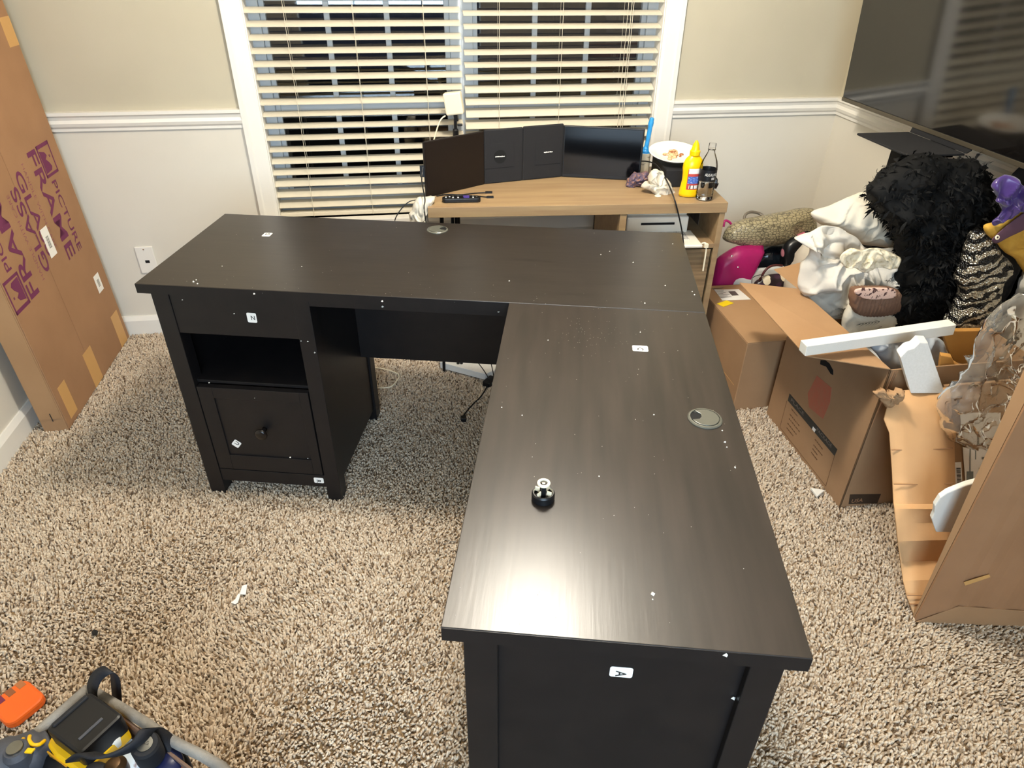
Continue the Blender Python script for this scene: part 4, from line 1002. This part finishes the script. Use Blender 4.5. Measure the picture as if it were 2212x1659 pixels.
part('strap', MB().tube([hy(1640, 606, -.54), hy(1655, 582, -.54), hy(1672, 573, -.53), hy(1690, 574, -.53)], .005, 8), mat('oxblood_leather', '#4a1c1c', .4), pb, smooth=True)
part('cord', MB().tube([hy(1624, 612, -.55), hy(1626, 600, -.55), hy(1640, 594, -.55), hy(1650, 595, -.55)], .0015, 6), M_black, pb, smooth=True)

# ------------------------------------------------------------------ laundry and costume heap
bag('bedding_sack', [gp(1.40,-.62,.02),gp(1.70,-.62,.02),gp(1.72,-.62,.30),gp(1.68,-.62,.56),gp(1.50,-.62,.62),gp(1.38,-.62,.50),gp(1.38,-.62,.25)], -.62, .13, M_sheet, 'large white sack of bedding standing behind the open moving box', 'bedding', wr=.02, seed=20, ridge=.5)
bag('white_comforter', [(1717,513),(1750,496),(1783,486),(1812,492),(1835,508),(1862,524),(1894,536),(1944,536),(1960,570),(1956,610),(1920,620),(1880,624),(1850,630),(1842,660),(1822,690),(1797,684),(1764,660),(1732,636),(1720,610),(1728,577),(1744,545),(1738,524)], -1.04, .11, M_sheet, 'crumpled white comforter spilling over the moving box flap', 'comforter', wr=.020, wf=8, seed=21, ridge=1.0, n=200, rings=46, lump=.8, k=.7)
bag('white_pillow', [(1751,461),(1790,444),(1830,426),(1872,411),(1900,425),(1925,450),(1955,480),(1965,520),(1945,535),(1905,535),(1872,530),(1840,515),(1800,497),(1770,482)], -.93, .07, M_sheet2, 'white pillow with a pointed corner on top of the comforter', 'pillow', wr=.010, wf=7, seed=22, ridge=.8, n=150, rings=34, k=.8)
bag('lace_trim_cloth', [(1818,548),(1836,538),(1862,542),(1890,536),(1935,548),(1950,562),(1935,580),(1900,578),(1870,588),(1845,578),(1826,580),(1812,562)], -1.148, .006, mat('ivory_lace', '#e8dcc0', .8, '#c9b994', 70, lo=.5, hi=.65, bump=.6, bscale=140), 'ivory lace-trimmed cloth folded into the white comforter', 'cloth', wr=.010, seed=23, ridge=1.0, k=.3, n=110, rings=22)
bag('lower_pillow', [(1822,722),(1818,700),(1828,668),(1845,648),(1890,655),(1935,680),(1938,722),(1880,728),(1850,728)], -1.16, .03, M_sheet2, 'white pillow corner below the brown ruched pouch', 'pillow', wr=.010, seed=24, ridge=.8, k=.4, n=100, rings=20)
def pleat(p, r): return .0035*math.sin(p.x*520)
bag('ruched_pouch', [(1837,655),(1838,632),(1846,622),(1880,621),(1935,624),(1942,640),(1938,668),(1915,678),(1880,681),(1852,678),(1841,668)], -1.20, .03, M_brown, 'brown ruched pouch with a pink lace panel, below the comforter', 'pouch', wr=.002, seed=25, fold=pleat, n=150, rings=20, k=.28)
pb = bpy.data.objects['ruched_pouch']
part('lace_panel', puff([(1846,634),(1850,624),(1880,621),(1930,624),(1934,642),(1900,647),(1866,645)], -1.232, .005, .001, seed=3, k=.3), M_lace, pb, smooth=True, label='pink lace panel')
bag('packed_linen', [gp(1.24,-1.25,.02),gp(1.57,-1.25,.02),gp(1.57,-1.25,.30),gp(1.53,-1.25,.39),gp(1.40,-1.25,.42),gp(1.29,-1.25,.39),gp(1.24,-1.25,.30)], -1.25, .17, mat('grey_white_linen', '#bfc2c2', .8), 'grey-white linen packed in the bottom of the open moving box', 'linen', wr=.012, seed=40, ridge=.4, k=.4, n=110, rings=22)
bag('folded_sheet', [(1876,738),(1905,728),(1960,722),(2035,730),(2044,752),(2046,790),(2020,806),(1985,808),(1940,802),(1912,790),(1890,765)], -1.35, .05, mat('shaded_white_sheet', '#c5cbd0', .6), 'pale folded sheet inside the open moving box', 'sheet', wr=.012, seed=26, ridge=.8, n=120, rings=24, lump=.6)  # white cloth, with the bluish shade inside the box put into its colour
# feather boa
boa_uv = [(1872,418),(1885,392),(1915,368),(1950,345),(1990,333),(2035,338),(2080,345),(2115,350),(2140,378),(2152,430),(2146,480),(2120,505),(2098,530),(2088,575),(2085,630),(2070,680),(2045,706),(1985,712),(1930,708),(1893,700),(1898,680),(1925,655),(1940,620),(1950,575),(1946,530),(1930,488),(1900,450)]
bm_ = puff(boa_uv, -1.12, .10, .02, 16, n=130, rings=20, seed=30, ridge=.5)
V = np.array(bm_.v); cc = V.mean(0)
boa = solid('feather_boa', bm_, M_feather, 'black feather boa draped over the heap below the television', 'feather boa', smooth=True)
fm = MB()
fcs = bm_.f
for k in range(7200):
    f_ = fcs[random.randrange(len(fcs))]
    a, b, c = V[f_[0]], V[f_[1]], V[f_[2]]
    nrm = np.cross(b-a, c-a); ln = np.linalg.norm(nrm)
    if ln < 1e-9: continue
    nrm = nrm/ln; 
    if np.dot(nrm, (a-cc)) < 0: nrm = -nrm
    p = a*random.random()*.5+b*.5*random.random()+c*.5; p = (a+b+c)/3
    tn = np.array([random.gauss(0, 1) for _ in range(3)]); tn -= nrm*np.dot(tn, nrm); tn /= np.linalg.norm(tn)+1e-9
    d = nrm*random.uniform(.15, .9)+tn; d /= np.linalg.norm(d); sd = np.cross(d, nrm); sd /= np.linalg.norm(sd)+1e-9
    l = random.choice([.014, .018, .022, .03]) * random.uniform(.7, 1.3); w_ = l*random.uniform(.10, .2); g = np.array([0, 0, -1])*l*random.uniform(0, .4)
    p1 = p+d*l*.5+nrm*l*.06; p2 = p+d*l+g
    fm.add([tuple(p-sd*w_*.3), tuple(p+sd*w_*.3), tuple(p1+sd*w_), tuple(p1-sd*w_), tuple(p2)], [(0,1,2,3), (3,2,4)])
part('feathers', fm, M_feather, boa, kind='stuff')
wm = MB()                                            # long stray feathers on the outline
for u, v, du, dv in ((1885,405,-28,22),(1878,430,-24,-8),(1935,500,-14,12),(1930,560,-14,6),(1940,590,-25,20),(1935,610,-22,-5),(1900,695,-48,6),(1905,705,-22,14),(1985,708,6,22),(2095,350,26,-22),(2120,356,22,-6),(1925,365,-20,-6),(2140,400,10,-12),(1960,343,-14,-10)):
    a = hy(u, v, -1.20); b = hy(u+du, v+dv, -1.20); d = b-a; s_ = Vector((-d.z, 0, d.x)).normalized()
    for j in range(7):
        t0 = j/7; c = a+d*t0; w_ = .010*(1-t0*.7)
        for sg_ in (-1, 1):
            e_ = c+d*.28+s_*sg_*w_+Vector((0, random.uniform(-.01, .004), 0)); wm.add([tuple(c-s_*.001), tuple(c+s_*.001), tuple(e_)], [(0,1,2)])
part('stray_feathers', wm, M_feather, boa, kind='stuff')
bag('zebra_top', [(2040,716),(2058,680),(2070,640),(2066,600),(2078,560),(2095,515),(2112,496),(2135,505),(2160,545),(2184,572),(2165,600),(2158,640),(2152,690),(2138,716),(2090,722)], -1.26, .04, M_zebra, 'black and silver zebra sequin top beside the feather boa', 'top', wr=.012, seed=31, n=120, rings=24, k=.35, ridge=.5)
bag('black_garment', [(2100,520),(2150,440),(2190,372),(2262,368),(2262,740),(2150,722),(2120,650)], -1.18, .05, M_blackc, 'black garment hanging behind the mustard cloth', 'garment', wr=.012, seed=32, ridge=.4)
bag('mustard_garment', [(2126,488),(2150,478),(2180,464),(2212,450),(2262,440),(2262,620),(2222,596),(2206,580),(2185,556),(2152,524),(2132,508)], -1.30, .02, M_mustc, 'mustard yellow garment with a plum stripe and a round button', 'garment', wr=.008, seed=33, k=.3, ridge=.5, n=110, rings=20)
mg = bpy.data.objects['mustard_garment']
part('plum_stripe', puff([(2142,518),(2150,508),(2180,482),(2215,458),(2260,440),(2260,470),(2215,495),(2180,512),(2152,526)], -1.328, .005, .002, seed=3), M_plum, mg, smooth=True, label='plum stripe')
q = hy(2154, 513, -1.336); part('button', MB().lathe([(.003, .002), (.0045, .003), (.0065, .002), (.007, 0)], 20, frame(q, (1,0,0), (0,.45,1)), cap=False), M_cream, mg, smooth=True)
bag('satin_garment', [(2146,402),(2156,386),(2172,380),(2196,388),(2215,400),(2262,392),(2262,448),(2215,452),(2185,462),(2165,476),(2146,490),(2143,482),(2156,466),(2166,448),(2150,436),(2160,420)], -1.32, .018, M_satin, 'purple satin garment above the mustard cloth', 'garment', wr=.014, wf=13, seed=34, ridge=1.0, n=150, rings=30, k=.4)

# ------------------------------------------------------------------ tool bag, lower left
K1 = Vector((-.839, -2.07, 0)); BU = Vector((.786, -.618, 0)); BV = Vector((-.618, -.786, 0)); BH = .30
ctr = K1 + BU*.21 + BV*.15
BM = Matrix((BU, -BV, Vector((0,0,1)))).transposed().to_4x4(); BM.translation = K1      # local x along BU, local -y into the bag
t = thing('tool_bag', 'grey open-top tool bag on the carpet at the lower left', 'tool bag', ctr)
WL, WW = .42, .30
def bag_side(pts, th, m, nm): return part(nm, MB().slab([BM @ Vector(p) for p in pts], BM.to_3x3() @ Vector(th)), m, t, bevel=.003)
bag_side([(0,0,0),(WL,0,0),(WL,0,BH),(0,0,BH)], (0,-.006,0), M_bagl, 'side_panel')
bag_side([(0,-WW,0),(WL,-WW,0),(WL,-WW,BH),(0,-WW,BH)], (0,.006,0), M_bagl, 'side_panel')
bag_side([(0,0,0),(0,-WW,0),(0,-WW,BH),(0,0,BH)], (.006,0,0), M_toolg, 'side_panel')
bag_side([(WL,0,0),(WL,-WW,0),(WL,-WW,BH),(WL,0,BH)], (-.006,0,0), M_toolg, 'side_panel')
bag_side([(0,0,.002),(WL,0,.002),(WL,-WW,.002),(0,-WW,.002)], (0,0,.004), M_toolg, 'bottom')
rim = [(0,0,BH),(WL*.5,.012,BH+.002),(WL,0,BH),(WL,-WW,BH),(0,-WW,BH),(0,-WW*.5,BH-.004),(0,0,BH)]
part('rim', MB().tube([BM @ Vector(p) for p in rim], .010, 10, 5), M_bagg, t, smooth=True, label='grey rolled rim')
def ribbon(pts, w, wd, m, nm, par, th=.002):
    mb = MB(); P_ = [Vector(p) for p in pts]; Q_ = []
    for i in range(len(P_)-1):
        a = P_[max(i-1,0)]; b = P_[i]; c = P_[i+1]; d = P_[min(i+2,len(P_)-1)]
        for k in range(6):
            s_ = k/6; Q_.append(.5*((2*b)+(c-a)*s_+(2*a-5*b+4*c-d)*s_*s_+(3*b-a-3*c+d)*s_**3))
    Q_.append(P_[-1]); wd = Vector(wd)
    for q in Q_: mb.v += [tuple(q-wd*w/2), tuple(q+wd*w/2)]
    mb.f = [(2*i, 2*i+2, 2*i+3, 2*i+1) for i in range(len(Q_)-1)]
    o = part(nm, mb, m, par, smooth=True); s = o.modifiers.new('solid', 'SOLIDIFY'); s.thickness = th; return o
ribbon([hz(208, 1520, .30), hz(200, 1490, .33), hz(210, 1462, .36), hz(232, 1448, .375), hz(246, 1460, .35), hz(250, 1490, .30), hz(252, 1518, .26)], .030, BU, M_strap, 'web_strap', t)
ribbon([hz(390, 1640, .27), hz(368, 1600, .31), hz(340, 1575, .35), hz(318, 1575, .37), hz(300, 1600, .37), hz(262, 1622, .37), hz(220, 1632, .37), hz(185, 1625, .36), hz(160, 1640, .33)], .036, (BV*.6+Vector((0,0,.8))).normalized(), M_strap, 'carry_handle', t, .005)
# drill standing upside down in the bag
dc = hz(183, 1560, .35)
DU = (hz(254, 1570, .35)-hz(155, 1493, .35)); DU.z = 0; 
ex = Vector((.80, -.60, 0)).normalized(); ey = Vector((.60, .80, 0))
F = frame(dc-Vector((0,0,.05)), ex, ey)
t = thing('cordless_drill', 'black and yellow cordless drill standing upside down in the tool bag', 'drill', (dc.x, dc.y, .02))
part('battery', MB().prism(rrect(.100, .086, .010), 0, .052, F), M_black, t, bevel=.006)
part('battery_grip', MB().box(-.046, -.036, -.034, .034, .050, .056, F), M_blackm, t, bevel=.003)
part('battery_ridge', MB().box(.020, .026, -.026, .020, .0515, .0535, F), M_toolg, t, bevel=.001)
part('housing', MB().prism([(-.066,-.030),(-.054,-.052),(-.02,-.058),(.05,-.056),(.062,-.048),(.052,-.040),(.05,.04),(-.03,.048),(-.056,.044),(-.062,.02),(-.070,0)], -.022, .012, F), M_tooly, t, bevel=.006, label='yellow housing')
lbq = part('brand_label', MB().box(-.045, .012, -.0595, -.057, -.012, .006, F), mat('orange_label', '#d99a1c', .5), t, label='orange name label')
part('lettering', text_mesh('DEWALT', .05, .010, F @ frame((-.042, -.0597, -.008), (1,0,0), (0,0,1)), .0004), M_ink, lbq)
part('grip', MB().tube([F @ Vector((0, 0, -.02)), F @ Vector((0, 0, -.12)), F @ Vector((0, 0, -.20))], [.024, .019, .02], 18, 4), M_black, t, smooth=True)
part('motor_body', MB().tube([F @ Vector((-.08, 0, -.225)), F @ Vector((.06, 0, -.225)), F @ Vector((.10, 0, -.225))], [.034, .034, .02], 20, 4), M_tooly, t, smooth=True)
# second tool, grey with yellow trim lines
g0 = hz(52, 1600, .30)
t = thing('impact_driver', 'grey tool with yellow trim lines at the left of the tool bag', 'power tool', (g0.x, g0.y, .02))
part('body', MB().tube([hz(-40, 1672, .27), hz(10, 1648, .285), hz(60, 1628, .285), hz(100, 1612, .275)], [.045, .042, .038, .03], 20, 5), M_toolg, t, smooth=True)
part('trim_line', MB().tube([hz(50, 1596, .322), hz(46, 1608, .328), hz(34, 1620, .33), hz(30, 1640, .325)], .0035, 8), M_tooly, t, smooth=True, label='yellow trim line')
part('trim_line', MB().tube([hz(64, 1590, .318), hz(63, 1600, .324), hz(72, 1609, .324), hz(85, 1608, .32), hz(96, 1600, .31)], .0035, 8), M_tooly, t, smooth=True, label='yellow trim line')
part('trim_patch', MB().slab([hz(53, 1628, .326), hz(62, 1617, .326), hz(78, 1618, .326), hz(68, 1629, .326)], (0,0,.004)), M_tooly, t, bevel=.001, label='yellow patch')
part('chuck', MB().lathe([(.022, 0), (.024, .01), (.024, .05), (.018, .06)], 24, Matrix.Translation(hz(60, 1655, .27))), M_toolg, t, auto=True)
part('chuck_cap', MB().lathe([(.014, .06), (.013, .064), (.004, .065)], 24, Matrix.Translation(hz(60, 1655, .27))), M_gun, t, auto=True)
# flashlight
f1 = hz(312, 1640, .20); 
t = thing('flashlight', 'black flashlight with a bright round end standing in the tool bag', 'flashlight', (f1.x, f1.y, .02))
top = hz(312, 1606, .36); ax = (top-Vector((f1.x+.03, f1.y-.02, .05))).normalized()
_y = ax.cross(Vector((1, 0, 0))).normalized(); F = frame(top-ax*.24, _y.cross(ax), _y)
part('barrel', MB().lathe([(.016, 0), (.016, .15), (.022, .18), (.024, .185), (.024, .232), (.021, .238), (.012, .238)], 30, F), M_blackm, t, auto=True)
part('tail_cap', MB().lathe([(.0135, .237), (.0135, .240), (.002, .241)], 26, F), M_gun, t, auto=True)
part('lettering', text_mesh('MAG', .014, .006, F @ Matrix.Translation((-.007, -.003, .241)), .0004), M_ink, t)
part('blue_sleeve', MB().lathe([(.0235, .02), (.0255, .04), (.0255, .17), (.0235, .18)], 26, F @ Matrix.Translation((.030, -.012, 0))), M_navy, t, smooth=True, label='navy sleeve')
# papers, orange leaf, ring and small odds
pn = puff([(232,1640),(225,1620),(245,1590),(258,1570),(275,1585),(290,1600),(285,1640),(265,1659),(240,1655)], 0, .01, .004)
pts = [hz(u, v, .27) for u, v in [(165,1630),(185,1625),(250,1575),(285,1598),(330,1640),(330,1700),(170,1700)]]
solid('paper_sheet', MB().slab(pts, (0, 0, .003)), mat('pale_blue_paper', '#c9d8e8', .7, '#8a7f88', 34, lo=.62, hi=.68), 'pale blue paper tucked into the tool bag', 'paper')
solid('plastic_plug', MB().lathe([(.008, 0), (.017, .01), (.018, .03), (.01, .042), (.003, .044)], 22, Matrix.Translation(hz(250, 1610, .28))), M_white, 'white rounded plastic piece between the drill and the flashlight', 'plastic piece', smooth=True)
solid('orange_leaf', MB().slab([hz(u, v, .28) for u, v in [(372,1659),(375,1635),(383,1624),(394,1650),(398,1665)]], (0, 0, .006)), mat('orange_handle', '#b8561e', .5), 'orange tool handle at the right side of the tool bag', 'tool handle', bevel=.002)
solid('black_pouch', puff([(395,1700),(372,1660),(350,1605),(362,1600),(395,1630),(412,1659),(425,1700)], 0, .01) if False else MB().tube([hz(360, 1610, .27), hz(388, 1640, .27), hz(405, 1680, .25)], [.010, .014, .014], 12, 4), M_strap, 'black padded edge of the tool bag flap', 'padding', smooth=True)
solid('hand_tool', MB().tube([hz(120, 1640, .26), hz(150, 1659, .28), hz(190, 1690, .28)], .024, 14, 4), M_black, 'black rubber tool grip below the drill', 'tool handle', smooth=True)
solid('brass_fitting', MB().lathe([(.020, 0), (.020, .02), (.012, .03), (.006, .032)], 20, Matrix.Translation(hz(255, 1668, .29))), mat('old_brass', '#5c4630', .35, metal=.8), 'dark brass fitting at the bottom of the tool bag view', 'fitting', auto=True)
solid('hand_tool', MB().tube([hz(190, 1668, .29), hz(215, 1672, .30), hz(240, 1690, .28)], .018, 14, 4), M_blackm, 'dark curved grip beside the brass fitting', 'tool handle', smooth=True)
# orange plastic case on the carpet
oc = hz(46, 1530, .0)
t = thing('orange_case', 'orange slotted plastic case beside the tool bag', 'case', (oc.x, oc.y, 0))
F = frame((oc.x, oc.y, .006), (hz(75, 1548, 0)-hz(30, 1508, 0)), (hz(60, 1488, 0)-hz(15, 1530, 0)))
part('case_body', MB().prism(rrect(.098, .088, .022), 0, .024, F), M_orange, t, bevel=.006)
sx = -.050
for i, (y, c) in enumerate(((.028, '#a8683c'), (.004, '#8a5230'), (-.020, '#6a2440'))):
    part('slot', MB().box(-.047, -.024, y-.008, y+.008, .023, .0247, F), mat('slot_tone_%d' % i, c, .6), t)

# ------------------------------------------------------------------ carpet pile: uncountable tufts, one object
def carpet():
    sp = .0066
    xs = np.arange(XL+.02, XR-.02, sp); ys = np.arange(-3.2, -.018, sp)
    X, Y = np.meshgrid(xs, ys); X = X.ravel(); Y = Y.ravel()
    # keep what the camera can see of the floor
    C = np.array(CAMP); D = np.stack([X, Y, np.zeros_like(X)], 1)-C
    z = D @ np.array(FF); u = IW/2+FPX*(D @ np.array(RR))/z; v = IH/2-FPX*(D @ np.array(UU))/z
    k = (u > -900) & (u < IW+500) & (v > 560) & (v < IH+900) & (z > .2)
    X = X[k]; Y = Y[k]
    n = len(X); X = X+rng.uniform(-.004, .004, n); Y = Y+rng.uniform(-.004, .004, n)
    h = rng.uniform(.005, .009, n); w = rng.uniform(.0024, .0040, n)
    # lean direction varies smoothly, with patches from footsteps
    g = np.sin(X*7.1+1.3*np.sin(Y*5.3))+np.cos(Y*6.7+1.7*np.sin(X*4.1))
    th = g*.9+rng.normal(0, 1.1, n)+.6; ln = rng.uniform(.002, .009, n)
    dx = np.cos(th)*ln; dy = np.sin(th)*ln
    a0 = rng.uniform(0, 6.28, n); V = np.zeros((n, 6, 3), np.float32)
    for j in range(3):
        a = a0+j*2.094
        V[:, j, 0] = X+np.cos(a)*w; V[:, j, 1] = Y+np.sin(a)*w; V[:, j, 2] = -.004
        V[:, 3+j, 0] = X+dx+np.cos(a)*w; V[:, 3+j, 1] = Y+dy+np.sin(a)*w; V[:, 3+j, 2] = h+(j-1)*rng.uniform(-.002, .002, n)
    base = (np.arange(n)*6)[:, None]
    q = np.array([[0,1,4,3],[1,2,5,4],[2,0,3,5]]); Qd = (base[:, :, None]+q[None]).reshape(-1, 4)
    tr = (base+np.array([3,4,5])[None])
    me = bpy.data.meshes.new('carpet_pile')
    nv = n*6; nq = len(Qd); nt_ = n
    me.vertices.add(nv); me.vertices.foreach_set('co', V.ravel())
    me.loops.add(nq*4+nt_*3); me.loops.foreach_set('vertex_index', np.concatenate([Qd.ravel(), tr.ravel()]).astype(np.int32))
    me.polygons.add(nq+nt_)
    ls = np.concatenate([np.arange(nq)*4, nq*4+np.arange(nt_)*3]).astype(np.int32)
    me.polygons.foreach_set('loop_start', ls)
    me.update(calc_edges=True)
    pal = np.array([lin(c)[:3] for c in ('#d8c7b0', '#cfbba2', '#c1ab91', '#a18a6f', '#6c563f')])
    pr = np.array([.34, .29, .21, .10, .06]); ci = rng.choice(5, n, p=pr)
    col = pal[ci]*rng.uniform(.85, 1.1, (n, 1))
    vc = np.ones((n, 6, 4), np.float32); vc[:, :, :3] = col[:, None, :]
    at = me.color_attributes.new('tint', 'FLOAT_COLOR', 'POINT'); at.data.foreach_set('color', vc.ravel())
    o = bpy.data.objects.new('carpet_pile', me); COL.objects.link(o); o.parent = fl; me.materials.append(M_carpet); o['kind'] = 'stuff'
    print('tufts', n)
carpet()
